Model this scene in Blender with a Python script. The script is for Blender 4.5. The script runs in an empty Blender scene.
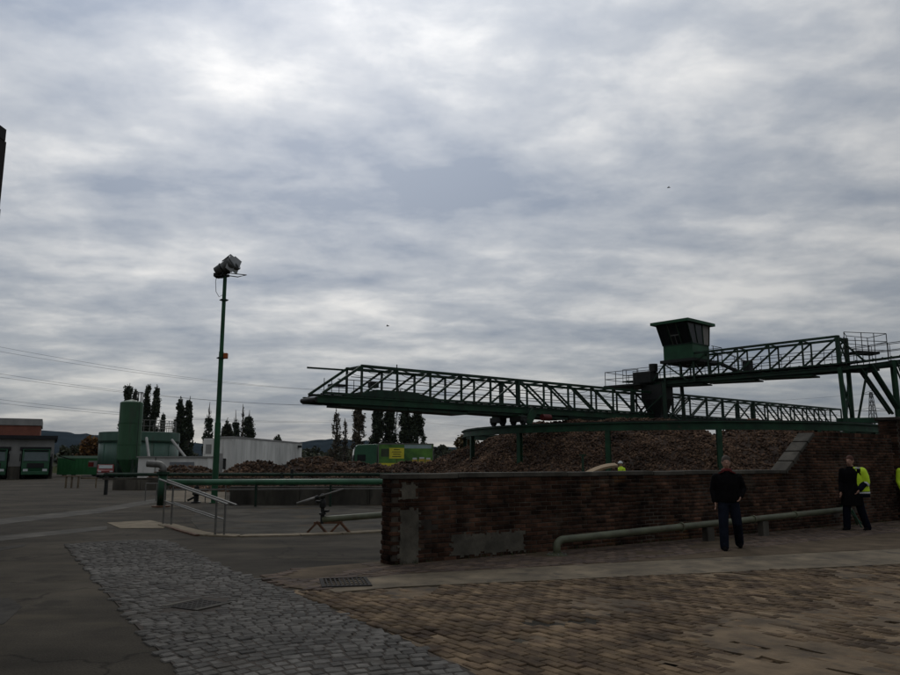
import bpy, bmesh, math, random
import numpy as np
from mathutils import Vector, Matrix, noise
random.seed(7); rng = np.random.default_rng(7)
scn = bpy.context.scene
col = scn.collection
# ---------------------------------------------------------------- camera
PITCH = math.radians(9.3); FPX = 760.0; CZ = 1.67
cam_d = bpy.data.cameras.new('camera'); cam = bpy.data.objects.new('camera', cam_d); col.objects.link(cam)
cam.location = (0, 0, CZ); cam.rotation_euler = (math.radians(90) + PITCH, 0, 0)
cam_d.sensor_width = 36; cam_d.lens = FPX / 900 * 36; cam_d.clip_end = 20000; cam_d.clip_start = .05
scn.camera = cam
# ---------------------------------------------------------------- sky, sun, exposure
SUN_EL, SUN_AZ = math.radians(37), math.radians(-12)          # azimuth from +Y towards +X
sun_dir = Vector((math.sin(SUN_AZ) * math.cos(SUN_EL), math.cos(SUN_AZ) * math.cos(SUN_EL), math.sin(SUN_EL)))
world = bpy.data.worlds.new('World'); scn.world = world; world.use_nodes = True
def build_world():
    nt = world.node_tree; N = nt.nodes; L = nt.links
    N.clear()
    out = N.new('ShaderNodeOutputWorld'); bg = N.new('ShaderNodeBackground'); L.new(bg.outputs[0], out.inputs[0])
    def math_(op, a, b=None, c=None):
        n = N.new('ShaderNodeMath'); n.operation = op
        for i, v in enumerate((a, b, c)):
            if v is None: continue
            if isinstance(v, (int, float)): n.inputs[i].default_value = v
            else: L.new(v, n.inputs[i])
        return n.outputs[0]
    tc = N.new('ShaderNodeTexCoord'); sep = N.new('ShaderNodeSeparateXYZ'); L.new(tc.outputs['Generated'], sep.inputs[0])
    zc = math_('MAXIMUM', sep.outputs[2], 0.0); den = math_('ADD', zc, 0.15)
    px = math_('DIVIDE', sep.outputs[0], den); py = math_('DIVIDE', sep.outputs[1], den)
    cv = N.new('ShaderNodeCombineXYZ'); L.new(px, cv.inputs[0]); L.new(py, cv.inputs[1])
    def nz(scale, detail, rough, dist, sx=1., sy=1., rot=0., off=(0, 0, 0)):
        m = N.new('ShaderNodeMapping'); m.inputs['Scale'].default_value = (sx, sy, 1); m.inputs['Rotation'].default_value = (0, 0, rot); m.inputs['Location'].default_value = off
        L.new(cv.outputs[0], m.inputs[0])
        t = N.new('ShaderNodeTexNoise'); t.inputs['Scale'].default_value = scale; t.inputs['Detail'].default_value = detail
        t.inputs['Roughness'].default_value = rough; t.inputs['Distortion'].default_value = dist
        L.new(m.outputs[0], t.inputs['Vector']); return t.outputs['Fac']
    big = nz(0.95, 4, .5, .1, .85, 1.35, .15, (3.1, 1.2, 0))
    mid = nz(2.0, 6, .54, .12, .8, 1.25, -.2, (0.4, 5.0, 2))
    fine = nz(6.0, 6, .6, .25, 1.0, 1.0, -.2, (7, 2, 4))
    s = math_('ADD', math_('ADD', math_('MULTIPLY', big, .40), math_('MULTIPLY', mid, .43)), math_('MULTIPLY', fine, .17))
    ramp = N.new('ShaderNodeValToRGB'); L.new(s, ramp.inputs[0])
    e = ramp.color_ramp.elements; e[0].position = .40; e[0].color = (.215, .248, .305, 1); e[1].position = .62; e[1].color = (.67, .66, .64, 1)
    k = e.new(.5); k.color = (.37, .39, .42, 1)
    # cloud glows round the hidden sun
    nrm = N.new('ShaderNodeVectorMath'); nrm.operation = 'DOT_PRODUCT'; L.new(tc.outputs['Generated'], nrm.inputs[0]); nrm.inputs[1].default_value = sun_dir
    dt = math_('MAXIMUM', nrm.outputs['Value'], 0.0)
    glow = math_('ADD', math_('MULTIPLY', math_('POWER', dt, 5.), .95), .84)
    glow2 = math_('ADD', glow, math_('MULTIPLY', math_('POWER', dt, 40.), .10))
    # overcast sky: brighter overhead than at the horizon
    cie = math_('ADD', math_('MULTIPLY', zc, .80), .67)
    glow2 = math_('MULTIPLY', glow2, cie)
    vm = N.new('ShaderNodeVectorMath'); vm.operation = 'SCALE'; L.new(ramp.outputs[0], vm.inputs[0]); L.new(glow2, vm.inputs['Scale'])
    sky = N.new('ShaderNodeTexSky'); sky.sky_type = 'NISHITA'; sky.sun_disc = False; sky.sun_elevation = SUN_EL; sky.sun_rotation = SUN_AZ
    vs = N.new('ShaderNodeVectorMath'); vs.operation = 'SCALE'; L.new(sky.outputs[0], vs.inputs[0]); vs.inputs['Scale'].default_value = .09
    mx = N.new('ShaderNodeMix'); mx.data_type = 'RGBA'; mx.inputs[0].default_value = .92
    L.new(vs.outputs[0], mx.inputs[6]); L.new(vm.outputs[0], mx.inputs[7])
    L.new(mx.outputs[2], bg.inputs[0]); bg.inputs[1].default_value = 1.0
build_world()
sl = bpy.data.lights.new('sun', 'SUN'); sl.energy = .5; sl.angle = math.radians(25); sl.color = (1, .96, .9)
so = bpy.data.objects.new('sun', sl); col.objects.link(so); so.rotation_euler = (-sun_dir).to_track_quat('-Z', 'Y').to_euler(); so.location = sun_dir * 200
vs_ = scn.view_settings; vs_.view_transform = 'Standard'; vs_.look = 'None'; vs_.exposure = 0.0; vs_.gamma = 1.0; vs_.use_curve_mapping = False

# ---------------------------------------------------------------- pixel -> place
def ray(px, py):
    u = (px - 450) / FPX; v = (337.5 - py) / FPX
    return Vector((u, math.cos(PITCH) - v * math.sin(PITCH), math.sin(PITCH) + v * math.cos(PITCH)))
def G(px, py, z=0.):                      # on a level plane
    r = ray(px, py); t = (z - CZ) / r.z; return Vector((r.x * t, r.y * t, z))
def PY(px, py, Y):                        # at a known distance
    r = ray(px, py); t = Y / r.y; return Vector((r.x * t, Y, CZ + r.z * t))
# ---------------------------------------------------------------- materials
MATS = {}
def mat(name, c, rough=.7, var=.25, scale=6., metal=0., bump=0., bscale=None, c2=None, island=0., spec=.3, detail=6, streak=1., trans=0., coord='pos'):
    if name in MATS: return MATS[name]
    m = bpy.data.materials.new(name); m.use_nodes = True; nt = m.node_tree; N = nt.nodes; L = nt.links
    b = N['Principled BSDF']; b.inputs['Roughness'].default_value = rough; b.inputs['Metallic'].default_value = metal; b.inputs['Specular IOR Level'].default_value = spec
    geo = N.new('ShaderNodeNewGeometry')
    mp = N.new('ShaderNodeMapping'); L.new(geo.outputs['Position'], mp.inputs[0]); mp.inputs['Scale'].default_value = (1, 1, 1. / streak)
    t = N.new('ShaderNodeTexNoise'); t.inputs['Scale'].default_value = scale; t.inputs['Detail'].default_value = detail; t.inputs['Roughness'].default_value = .62
    L.new(mp.outputs[0], t.inputs['Vector'])
    c2 = c2 or tuple(x * (1 - var) for x in c); c1 = tuple(min(1, x * (1 + var * .6)) for x in c)
    r = N.new('ShaderNodeValToRGB'); L.new(t.outputs['Fac'], r.inputs[0])
    e = r.color_ramp.elements; e[0].position = .33; e[0].color = (*c2, 1); e[1].position = .67; e[1].color = (*c1, 1)
    outc = r.outputs[0]
    if island:
        oi = N.new('ShaderNodeObjectInfo'); ad = N.new('ShaderNodeMath'); ad.operation = 'ADD'
        L.new(oi.outputs['Random'], ad.inputs[0]); L.new(geo.outputs['Random Per Island'], ad.inputs[1])
        fr = N.new('ShaderNodeMath'); fr.operation = 'FRACT'; L.new(ad.outputs[0], fr.inputs[0])
        mr = N.new('ShaderNodeMapRange'); L.new(fr.outputs[0], mr.inputs[0]); mr.inputs[3].default_value = 1 - island; mr.inputs[4].default_value = 1 + island
        sc = N.new('ShaderNodeVectorMath'); sc.operation = 'SCALE'; L.new(outc, sc.inputs[0]); L.new(mr.outputs[0], sc.inputs['Scale']); outc = sc.outputs[0]
    L.new(outc, b.inputs['Base Color'])
    if bump:
        t2 = N.new('ShaderNodeTexNoise'); t2.inputs['Scale'].default_value = bscale or scale * 6; t2.inputs['Detail'].default_value = 5
        L.new(geo.outputs['Position'], t2.inputs['Vector'])
        bp = N.new('ShaderNodeBump'); bp.inputs['Strength'].default_value = bump; bp.inputs['Distance'].default_value = .02
        L.new(t2.outputs['Fac'], bp.inputs['Height']); L.new(bp.outputs[0], b.inputs['Normal'])
    MATS[name] = m; return m
def asphalt_mat():
    m = mat('asphalt', (.046, .039, .029), .95, .3, 1.1, bump=.5, bscale=60, spec=.1)
    nt = m.node_tree; N = nt.nodes; L = nt.links; b = N['Principled BSDF']
    src = b.inputs['Base Color'].links[0].from_socket
    geo = N.new('ShaderNodeNewGeometry')
    t = N.new('ShaderNodeTexNoise'); t.inputs['Scale'].default_value = .22; t.inputs['Detail'].default_value = 4; L.new(geo.outputs['Position'], t.inputs['Vector'])
    mr = N.new('ShaderNodeMapRange'); L.new(t.outputs[0], mr.inputs[0]); mr.inputs[1].default_value = .35; mr.inputs[2].default_value = .65; mr.inputs[3].default_value = .72; mr.inputs[4].default_value = 1.25
    g = N.new('ShaderNodeTexNoise'); g.inputs['Scale'].default_value = 55; g.inputs['Detail'].default_value = 3; L.new(geo.outputs['Position'], g.inputs['Vector'])
    mg = N.new('ShaderNodeMapRange'); L.new(g.outputs[0], mg.inputs[0]); mg.inputs[1].default_value = .3; mg.inputs[2].default_value = .7; mg.inputs[3].default_value = .7; mg.inputs[4].default_value = 1.3
    mu = N.new('ShaderNodeMath'); mu.operation = 'MULTIPLY'; L.new(mr.outputs[0], mu.inputs[0]); L.new(mg.outputs[0], mu.inputs[1])
    # thin wandering cracks
    v = N.new('ShaderNodeTexVoronoi'); v.feature = 'DISTANCE_TO_EDGE'; v.inputs['Scale'].default_value = .33
    nd = N.new('ShaderNodeTexNoise'); nd.inputs['Scale'].default_value = 1.6; nd.inputs['Detail'].default_value = 5; L.new(geo.outputs['Position'], nd.inputs['Vector'])
    va = N.new('ShaderNodeVectorMath'); va.operation = 'MULTIPLY_ADD'; L.new(nd.outputs['Color'], va.inputs[0]); va.inputs[1].default_value = (.9, .9, .9); L.new(geo.outputs['Position'], va.inputs[2]); L.new(va.outputs[0], v.inputs['Vector'])
    mc = N.new('ShaderNodeMapRange'); L.new(v.outputs['Distance'], mc.inputs[0]); mc.inputs[1].default_value = 0; mc.inputs[2].default_value = .012; mc.inputs[3].default_value = .45; mc.inputs[4].default_value = 1
    m2 = N.new('ShaderNodeMath'); m2.operation = 'MULTIPLY'; L.new(mu.outputs[0], m2.inputs[0]); L.new(mc.outputs[0], m2.inputs[1])
    sc = N.new('ShaderNodeVectorMath'); sc.operation = 'SCALE'; L.new(src, sc.inputs[0]); L.new(m2.outputs[0], sc.inputs['Scale']); L.new(sc.outputs[0], b.inputs['Base Color'])
    return m
def weather(m, scale, lo, hi, tint=None, amt=.5, thr=.55, tscale=None, squash=(1, 1, 1)):
    nt = m.node_tree; N = nt.nodes; L = nt.links; b = N['Principled BSDF']; src = b.inputs['Base Color'].links[0].from_socket
    geo = N.new('ShaderNodeNewGeometry'); mp = N.new('ShaderNodeMapping'); mp.inputs['Scale'].default_value = squash; L.new(geo.outputs['Position'], mp.inputs[0])
    t = N.new('ShaderNodeTexNoise'); t.inputs['Scale'].default_value = scale; t.inputs['Detail'].default_value = 5; t.inputs['Roughness'].default_value = .6; L.new(mp.outputs[0], t.inputs['Vector'])
    mr = N.new('ShaderNodeMapRange'); L.new(t.outputs[0], mr.inputs[0]); mr.inputs[1].default_value = .34; mr.inputs[2].default_value = .66; mr.inputs[3].default_value = lo; mr.inputs[4].default_value = hi
    sc = N.new('ShaderNodeVectorMath'); sc.operation = 'SCALE'; L.new(src, sc.inputs[0]); L.new(mr.outputs[0], sc.inputs['Scale']); out = sc.outputs[0]
    if tint:
        t2 = N.new('ShaderNodeTexNoise'); t2.inputs['Scale'].default_value = tscale or scale * 2.3; t2.inputs['Detail'].default_value = 6; L.new(mp.outputs[0], t2.inputs['Vector'])
        m2 = N.new('ShaderNodeMapRange'); L.new(t2.outputs[0], m2.inputs[0]); m2.inputs[1].default_value = thr; m2.inputs[2].default_value = thr + .08; m2.inputs[3].default_value = 0; m2.inputs[4].default_value = amt
        mx = N.new('ShaderNodeMix'); mx.data_type = 'RGBA'; L.new(m2.outputs[0], mx.inputs[0]); L.new(out, mx.inputs[6]); mx.inputs[7].default_value = (*tint, 1); out = mx.outputs[2]
    L.new(out, b.inputs['Base Color']); return m
M_ASPH = asphalt_mat()
M_BRICK = mat('brick', (.060, .030, .019), .95, .45, 3., bump=.4, bscale=90, island=.5, c2=(.021, .014, .0105), spec=.05)
M_MORT = mat('mortar', (.062, .051, .039), .95, .45, 3., bump=.4, bscale=70)
M_PAVER = mat('paver_brick', (.140, .098, .058), .95, .5, 2.5, bump=.6, bscale=70, island=.32, c2=(.055, .037, .026), spec=.1)
M_REDP = mat('red_paver', (.085, .058, .040), .95, .5, 2.5, bump=.5, bscale=70, island=.35, c2=(.05, .035, .028))
M_DIRT = mat('dirt', (.04, .03, .022), .95, .4, 3., bump=.5, bscale=50)
M_SETT = mat('sett_stone', (.096, .089, .079), .9, .4, 7., bump=.6, bscale=60, island=.35, spec=.15)
M_CONC = mat('concrete', (.132, .103, .066), .95, .35, 2.2, bump=.4, bscale=45)
M_CONC2 = mat('worn_concrete', (.135, .094, .054), .95, .45, 1.6, bump=.4, bscale=45)
M_CONCD = mat('dark_concrete', (.065, .058, .046), .95, .5, 1.3, bump=.4, bscale=30, streak=3.)
M_PLAST = mat('render_patch', (.085, .076, .058), .92, .35, 3., bump=.3, bscale=40)
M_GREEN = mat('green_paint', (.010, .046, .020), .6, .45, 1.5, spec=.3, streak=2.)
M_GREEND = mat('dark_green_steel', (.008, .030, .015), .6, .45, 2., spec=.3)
M_STEEL = mat('black_steel', (.012, .013, .011), .6, .4, 3.)
M_PIPE = mat('pale_green_pipe', (.095, .102, .058), .6, .25, 3., spec=.45)
M_PIPEG = mat('green_pipe', (.022, .10, .045), .4, .35, 2., spec=.5)
M_GALV = mat('galvanised', (.15, .145, .13), .5, .3, 8., metal=.4)
M_RUST = mat('rusty_iron', (.11, .055, .03), .85, .5, 8., bump=.3)
M_WHITE = mat('white_panel', (.62, .61, .57), .6, .14, .5, streak=4.)
M_WALLW = mat('pale_wall', (.25, .245, .23), .8, .2, .6, streak=3.)
M_TANK = mat('grey_green_tank', (.045, .10, .07), .5, .25, .5, spec=.4, streak=5.)
M_SILO = mat('green_silo', (.024, .082, .034), .5, .3, .6, spec=.4, streak=5.)
M_RED = mat('red_paint', (.16, .016, .012), .5, .3, 4.)
M_ORANGE = mat('orange_plastic', (.34, .08, .015), .5, .1, 4.)
M_GLASS = mat('dark_glass', (.012, .014, .014), .25, .3, 2., spec=.25)
M_GLASSL = mat('windscreen', (.16, .19, .19), .08, .15, 2., spec=.9)
M_ALU = mat('floodlight_housing', (.13, .13, .125), .5, .25, 5., metal=.3)
M_FLAP = mat('reflector', (.55, .56, .57), .3, .1, 3., metal=.2)
M_BLACK = mat('black_rubber', (.015, .015, .015), .8, .3, 5.)
M_BEET = mat('beet', (.116, .072, .046), .95, .4, 1.2, island=.6, c2=(.034, .021, .015), spec=.1)
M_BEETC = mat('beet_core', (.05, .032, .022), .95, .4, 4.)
M_TRUCK = mat('truck_green', (.016, .085, .036), .35, .2, 2., spec=.5)
M_TRUCKB = mat('container_green', (.03, .16, .05), .5, .2, 1., spec=.4)
M_YEL = mat('sign_yellow', (.58, .50, .04), .6, .15, 3.)
M_FIELDG = mat('billboard_green', (.08, .18, .03), .6, .6, .7, c2=(.03, .08, .02))
M_BARK = mat('bark', (.06, .05, .04), .9, .3, 5.)
M_LEAFD = mat('poplar_leaf', (.035, .045, .024), .8, .35, .4, island=.45)
M_LEAFB = mat('poplar_leaf_brown', (.085, .07, .045), .8, .35, .4, island=.4)
M_LEAFA = mat('autumn_leaf', (.105, .052, .014), .8, .4, .4, island=.4)
M_LEAFG = mat('hedge_leaf', (.05, .055, .03), .8, .4, .2, island=.45)
M_HILL = mat('hill_wood', (.018, .026, .03), 1., .4, .01, spec=.0)
M_LAND = mat('farmland', (.05, .055, .028), 1., .4, .02, spec=.0)
M_BWALL = mat('far_brick', (.20, .075, .05), .9, .25, 1.)
M_ROOF = mat('roof_felt', (.02, .02, .021), .9, .2, 1.)
M_PYL = mat('pylon_steel', (.10, .105, .105), .6, .2, 1.)
M_WIRE = mat('wire', (.05, .05, .05), .6, .1, 1.)
M_TAN = mat('tan_rubber_belt', (.26, .18, .10), .8, .25, 3.)
M_HIVIS = mat('hivis', (.50, .72, .02), .6, .12, 8.)
M_NAVY = mat('navy_cloth', (0.0066, 0.0077, 0.0138), .95, .3, 12., spec=.03)
M_BLACKC = mat('black_cloth', (0.0066, 0.0060, 0.0066), .95, .3, 12., spec=.03)
M_JEANS = mat('jeans', (0.0099, 0.0121, 0.0193), .95, .3, 10., spec=.03)
M_SKIN = mat('skin', (.30, .17, .12), .6, .1, 8.)
M_HAIR = mat('hair', (.06, .045, .035), .8, .3, 30.)
M_REFL = mat('reflective_tape', (.5, .5, .5), .5, .05, 5.)
M_REDC = mat('red_cloth', (.10, .013, .012), .9, .2, 12.)
M_HELM = mat('white_helmet', (.6, .6, .58), .4, .05, 5.)
M_IRON = mat('cast_iron', (.022, .019, .016), .95, .3, 12.)
weather(weather(M_ASPH, .5, .72, 1.35, (.070, .058, .040), .6, .56, .9, (.35, 1.3, 1)), .25, .85, 1.15, (.018, .016, .013), .6, .62, .9)
weather(weather(M_BRICK, .9, .5, 1.5, (.075, .060, .044), .45, .61, 2.2), 1.4, .8, 1.2, (.11, .052, .021), .6, .63, 1.1)
weather(M_MORT, 1.1, .6, 1.3); weather(M_PLAST, 2.5, .6, 1.25, (.045, .036, .028), .6, .58, 6.)
weather(M_PAVER, .7, .65, 1.25, (.04, .030, .021), .6, .56, 1.7)
weather(M_SETT, .6, .75, 1.2, (.04, .034, .026), .5, .57, 2.)
weather(M_CONC, 1.2, .65, 1.25, (.045, .036, .026), .6, .57, 3.)
weather(M_CONC2, .8, .7, 1.25, (.04, .03, .022), .6, .58, 3.)
weather(M_CONCD, .8, .65, 1.3, (.03, .027, .02), .6, .56, 2.2, (1, 1, .35))
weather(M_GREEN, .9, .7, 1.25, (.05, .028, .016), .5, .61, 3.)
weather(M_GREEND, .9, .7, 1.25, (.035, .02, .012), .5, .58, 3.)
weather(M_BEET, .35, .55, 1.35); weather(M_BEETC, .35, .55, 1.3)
weather(M_WHITE, .5, .85, 1.1, (.16, .14, .11), .4, .6, 1.2, (1, 1, .3))
weather(M_TANK, .5, .8, 1.1, (.06, .055, .04), .4, .58, 1.2, (1, 1, .25))
weather(M_SILO, .5, .8, 1.1, (.03, .035, .025), .5, .57, 1.2, (1, 1, .25))
weather(M_PIPE, 1.2, .7, 1.2, (.06, .04, .022), .6, .59, 4.)
M_GREENB = weather(mat('bright_green_paint', (.010, .066, .025), .55, .3, 1.5, spec=.3), .9, .75, 1.2, (.05, .03, .016), .4, .62, 3.)
# ---------------------------------------------------------------- mesh helpers
ORG = {}
class MB:
    def __init__(s): s.v = []; s.f = []
    def add(s, vs, fs):
        o = len(s.v); s.v += [tuple(x) for x in vs]; s.f += [tuple(i + o for i in f) for f in fs]; return s
    def box(s, c, size, rz=0., M=None):
        x, y, z = (k / 2 for k in size); c = Vector(c); R = M or Matrix.Rotation(rz, 3, 'Z')
        vs = [c + R @ Vector((sx * x, sy * y, sz * z)) for sz in (-1, 1) for sy in (-1, 1) for sx in (-1, 1)]
        return s.add(vs, [(0, 2, 3, 1), (4, 5, 7, 6), (0, 1, 5, 4), (2, 6, 7, 3), (0, 4, 6, 2), (1, 3, 7, 5)])
    def bar(s, p, q, w, h=None, up=(0, 0, 1)):                      # rectangular bar from p to q
        p, q = Vector(p), Vector(q); h = h or w; d = (q - p); l = d.length; d.normalize()
        u = Vector(up)
        if abs(d.dot(u)) > .98: u = Vector((0, 1, 0))
        a = d.cross(u).normalized(); b = a.cross(d).normalized()
        vs = [p_ + a * (sx * w / 2) + b * (sz * h / 2) for p_ in (p, q) for sx, sz in ((-1, -1), (1, -1), (1, 1), (-1, 1))]
        return s.add(vs, [(0, 3, 2, 1), (4, 5, 6, 7), (0, 1, 5, 4), (1, 2, 6, 5), (2, 3, 7, 6), (3, 0, 4, 7)])
    def tube(s, pts, r, n=8, caps=True):
        pts = [Vector(p) for p in pts]; m = len(pts); rs = r if isinstance(r, (list, tuple)) else [r] * m
        vs = []; fs = []; prev = None
        for i, p in enumerate(pts):
            d = (pts[min(i + 1, m - 1)] - pts[max(i - 1, 0)]).normalized()
            if prev is None:
                u = Vector((0, 0, 1)) if abs(d.z) < .9 else Vector((0, 1, 0)); a = d.cross(u).normalized()
            else: a = (prev - d * prev.dot(d)).normalized()
            prev = a; b = d.cross(a)
            vs += [p + (a * math.cos(2 * math.pi * k / n) + b * math.sin(2 * math.pi * k / n)) * rs[i] for k in range(n)]
        for i in range(m - 1):
            for k in range(n):
                k2 = (k + 1) % n; fs.append((i * n + k, i * n + k2, (i + 1) * n + k2, (i + 1) * n + k))
        if caps: fs += [tuple(range(n - 1, -1, -1)), tuple((m - 1) * n + k for k in range(n))]
        return s.add(vs, fs)
    def lathe(s, c, prof, n=24, caps=True):                          # prof [(r,z)]
        c = Vector(c); vs = []; fs = []; m = len(prof)
        for r, z in prof: vs += [c + Vector((r * math.cos(2 * math.pi * k / n), r * math.sin(2 * math.pi * k / n), z)) for k in range(n)]
        for i in range(m - 1):
            for k in range(n):
                k2 = (k + 1) % n; fs.append((i * n + k, i * n + k2, (i + 1) * n + k2, (i + 1) * n + k))
        if caps: fs += [tuple(range(n - 1, -1, -1)), tuple((m - 1) * n + k for k in range(n))]
        return s.add(vs, fs)
    def prism(s, poly, z0, z1):                                      # poly [(x,y)]
        n = len(poly); a = sum(poly[i][0] * poly[(i + 1) % n][1] - poly[(i + 1) % n][0] * poly[i][1] for i in range(n))
        if a < 0: poly = poly[::-1]
        vs = [(x, y, z0) for x, y in poly] + [(x, y, z1) for x, y in poly]
        return s.add(vs, [tuple(range(n - 1, -1, -1)), tuple(range(n, 2 * n))] + [(i, (i + 1) % n, n + (i + 1) % n, n + i) for i in range(n)])
    def build(s, name, m, parent=None, local=False, smooth=False, kind=None, label=None, bevel=0.):
        me = bpy.data.meshes.new(name); o_ = Vector((0, 0, 0))
        if parent is not None and not local: o_ = ORG.get(parent.name, Vector((0, 0, 0)))
        me.from_pydata([(x - o_.x, y - o_.y, z - o_.z) for x, y, z in s.v], [], s.f); me.update()
        if smooth: me.polygons.foreach_set('use_smooth', [True] * len(me.polygons))
        me.materials.append(m); o = bpy.data.objects.new(name, me); col.objects.link(o)
        if parent is not None: o.parent = parent; ORG[o.name] = o_
        if kind: o['kind'] = kind
        if label: o['label'] = label
        if bevel:
            b = o.modifiers.new('bevel', 'BEVEL'); b.width = bevel; b.segments = 2; b.limit_method = 'ANGLE'
        return o
def thing(name, label, cat, loc=(0, 0, 0), rz=0., group=None):
    o = bpy.data.objects.new(name, None); col.objects.link(o); o.location = loc; o.rotation_euler = (0, 0, rz); o.empty_display_size = .2
    o['label'] = label; o['category'] = cat
    if group: o['group'] = group
    ORG[o.name] = Vector(loc); return o
def tag(o, label, cat, group=None):
    o['label'] = label; o['category'] = cat
    if group: o['group'] = group
    return o
def struct(name, mb, m, **k): return mb.build(name, m, kind='structure', **k)
def inpoly(x, y, P):
    r = False; n = len(P)
    for i in range(n):
        (x1, y1), (x2, y2) = P[i], P[(i + 1) % n]
        if (y1 > y) != (y2 > y) and x < (x2 - x1) * (y - y1) / (y2 - y1) + x1: r = not r
    return r
def segdist(px, py, a, b):
    ax, ay = a; bx, by = b; dx, dy = bx - ax, by - ay; t = max(0, min(1, ((px - ax) * dx + (py - ay) * dy) / (dx * dx + dy * dy))); return math.hypot(px - ax - dx * t, py - ay - dy * t), t
def gp(pts): return [tuple(G(x, y).xy) for x, y in pts]

# ================================================================ THE SETTING
struct('ground', MB().add([(-9000, -300, -.03), (9000, -300, -.03), (9000, 9000, -.03), (-9000, 9000, -.03)], [(0, 1, 2, 3)]), M_LAND)
struct('yard_asphalt', MB().add([(-75, -12, 0), (60, -12, 0), (60, 118, 0), (-75, 118, 0)], [(0, 1, 2, 3)]), M_ASPH)
# hills
def hills():
    prof = [(-600, 425), (-200, 427), (0, 429), (60, 432), (110, 436), (170, 441), (230, 446), (290, 444), (320, 440), (345, 440), (390, 444), (430, 446.5), (480, 448), (560, 446), (700, 441), (900, 436), (1200, 428), (1700, 430)]
    xs = np.linspace(-600, 1700, 460); ys = np.interp(xs, [p[0] for p in prof], [p[1] for p in prof])
    mb = MB(); rows = []
    for j, (Y, k) in enumerate(((1700, 0.), (2000, .45), (2400, .9), (2700, 1.), (3300, .5))):
        row = []
        for i, (x, y) in enumerate(zip(xs, ys)):
            top = PY(x, y, 2700); s = Y / 2700
            z = top.z * k * (1 + .05 * noise.noise((x * .02, j * 1.7, 0))) + (5.0 * noise.noise((x * .11, j, 3)) + 3.0 * noise.noise((x * .5, j, 8)) if k > 0 else 0)
            row.append((top.x * s * .9 + top.x * .1, Y, z if k else -.5))
        rows.append(row)
    n = len(xs); V = sum(rows, []); Fs = [(j * n + i, j * n + i + 1, (j + 1) * n + i + 1, (j + 1) * n + i) for j in range(4) for i in range(n - 1)]
    mb.add(V, Fs); struct('hills', mb, M_HILL, smooth=True)
hills()

# ---- brick wall frame: e along the wall, n towards the camera
W0 = Vector((-.943, 12.80)); W1 = Vector((12.26, 21.98)); E2 = (W1 - W0).normalized(); N2 = Vector((E2.y, -E2.x))
WANG = math.atan2(E2.y, E2.x)
def W(a, b, z=0.): p = W0 + E2 * a + N2 * b; return Vector((p.x, p.y, z))
def toW(p): d = Vector((p[0], p[1])) - W0; return d.dot(E2), d.dot(N2)

# ---- paving
COB = gp([(64, 545), (100, 542), (165, 540), (200, 556), (240, 574), (285, 590), (335, 612), (400, 640), (465, 670), (520, 700), (210, 705), (182, 675), (150, 642), (110, 597), (86, 568)])
BRK_R = gp([(290, 590), (335, 594), (400, 588.5), (640, 577.5), (900, 565.5), (1050, 558)]) + gp([(1100, 570), (900, 586), (829, 599), (745, 618), (700, 640), (655, 675), (640, 705), (530, 705), (465, 668), (400, 638), (335, 610)])
SMO = gp([(660, 675), (700, 641), (746, 619), (829, 600), (900, 587), (1100, 572), (1250, 640), (1200, 705), (640, 705)])
GUT = gp([(318, 586), (345, 581), (400, 575.5), (640, 562.5), (900, 549.5), (1050, 543), (1050, 557.5), (900, 565), (640, 577), (400, 588), (335, 593.5)])
APRON = gp([(262, 577), (300, 569), (378, 562.5), (395, 565), (520, 553), (640, 542), (820, 526), (900, 518.5), (1050, 506), (1050, 543), (900, 549), (640, 562), (400, 575), (345, 580.5), (318, 585.5), (335, 593), (290, 588)])
def slab(name, poly, z, m): return struct(name, MB().prism(poly, -.02, z), m)
slab('gutter_strip', GUT, .018, M_CONC)

def brick_variants(name, L_, W_, H_, m, k=6, jit=.12, round_=.18):
    out = []
    for i in range(k):
        bm = bmesh.new(); bmesh.ops.create_cube(bm, size=1)
        for v in bm.verts:
            v.co.x *= L_; v.co.y *= W_; v.co.z *= H_
        bmesh.ops.bevel(bm, geom=[e for e in bm.edges], offset=min(L_, W_, H_) * round_, segments=1, affect='EDGES', profile=.5)
        for v in bm.verts: v.co += Vector((random.uniform(-1, 1) * L_, random.uniform(-1, 1) * W_, random.uniform(-1, 1) * H_)) * jit * .25
        bmesh.ops.triangulate(bm, faces=bm.faces)
        me = bpy.data.meshes.new(name); bm.to_mesh(me); bm.free(); me.materials.append(m); out.append(me)
    return out
def lay(name, pieces, variants, parent, limit, stuffname):
    """pieces: (dist, Matrix4). nearest `limit` become parts, the rest one stuff part."""
    pieces.sort(key=lambda p: p[0]); inv = ORG.get(parent.name, Vector((0, 0, 0)))
    for i, (d, Mx) in enumerate(pieces[:limit]):
        o = bpy.data.objects.new(name, random.choice(variants)); col.objects.link(o); o.parent = parent
        o.matrix_local = Matrix.Translation(-inv) @ Mx
    arrs = []
    for me in variants:
        co = np.empty(len(me.vertices) * 3); me.vertices.foreach_get('co', co); arrs.append((co.reshape(-1, 3), np.array([p.vertices[:] for p in me.polygons])))
    VV = []; FF = []; o0 = 0
    for d, Mx in pieces[limit:]:
        co, f = random.choice(arrs); A = np.array(Mx)
        VV.append(co @ A[:3, :3].T + A[:3, 3] - np.array(inv)); FF.append(f + o0); o0 += len(co)
    if VV:
        V = np.concatenate(VV); Fc = np.concatenate(FF)
        me = bpy.data.meshes.new(stuffname); me.vertices.add(len(V)); me.vertices.foreach_set('co', V.ravel())
        me.loops.add(len(Fc) * 3); me.polygons.add(len(Fc)); me.loops.foreach_set('vertex_index', Fc.ravel().astype(np.int32))
        me.polygons.foreach_set('loop_start', np.arange(0, len(Fc) * 3, 3, dtype=np.int32)); me.update(calc_edges=True); me.validate()
        me.materials.append(variants[0].materials[0]); o = bpy.data.objects.new(stuffname, me); col.objects.link(o); o.parent = parent; o['kind'] = 'stuff'
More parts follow.
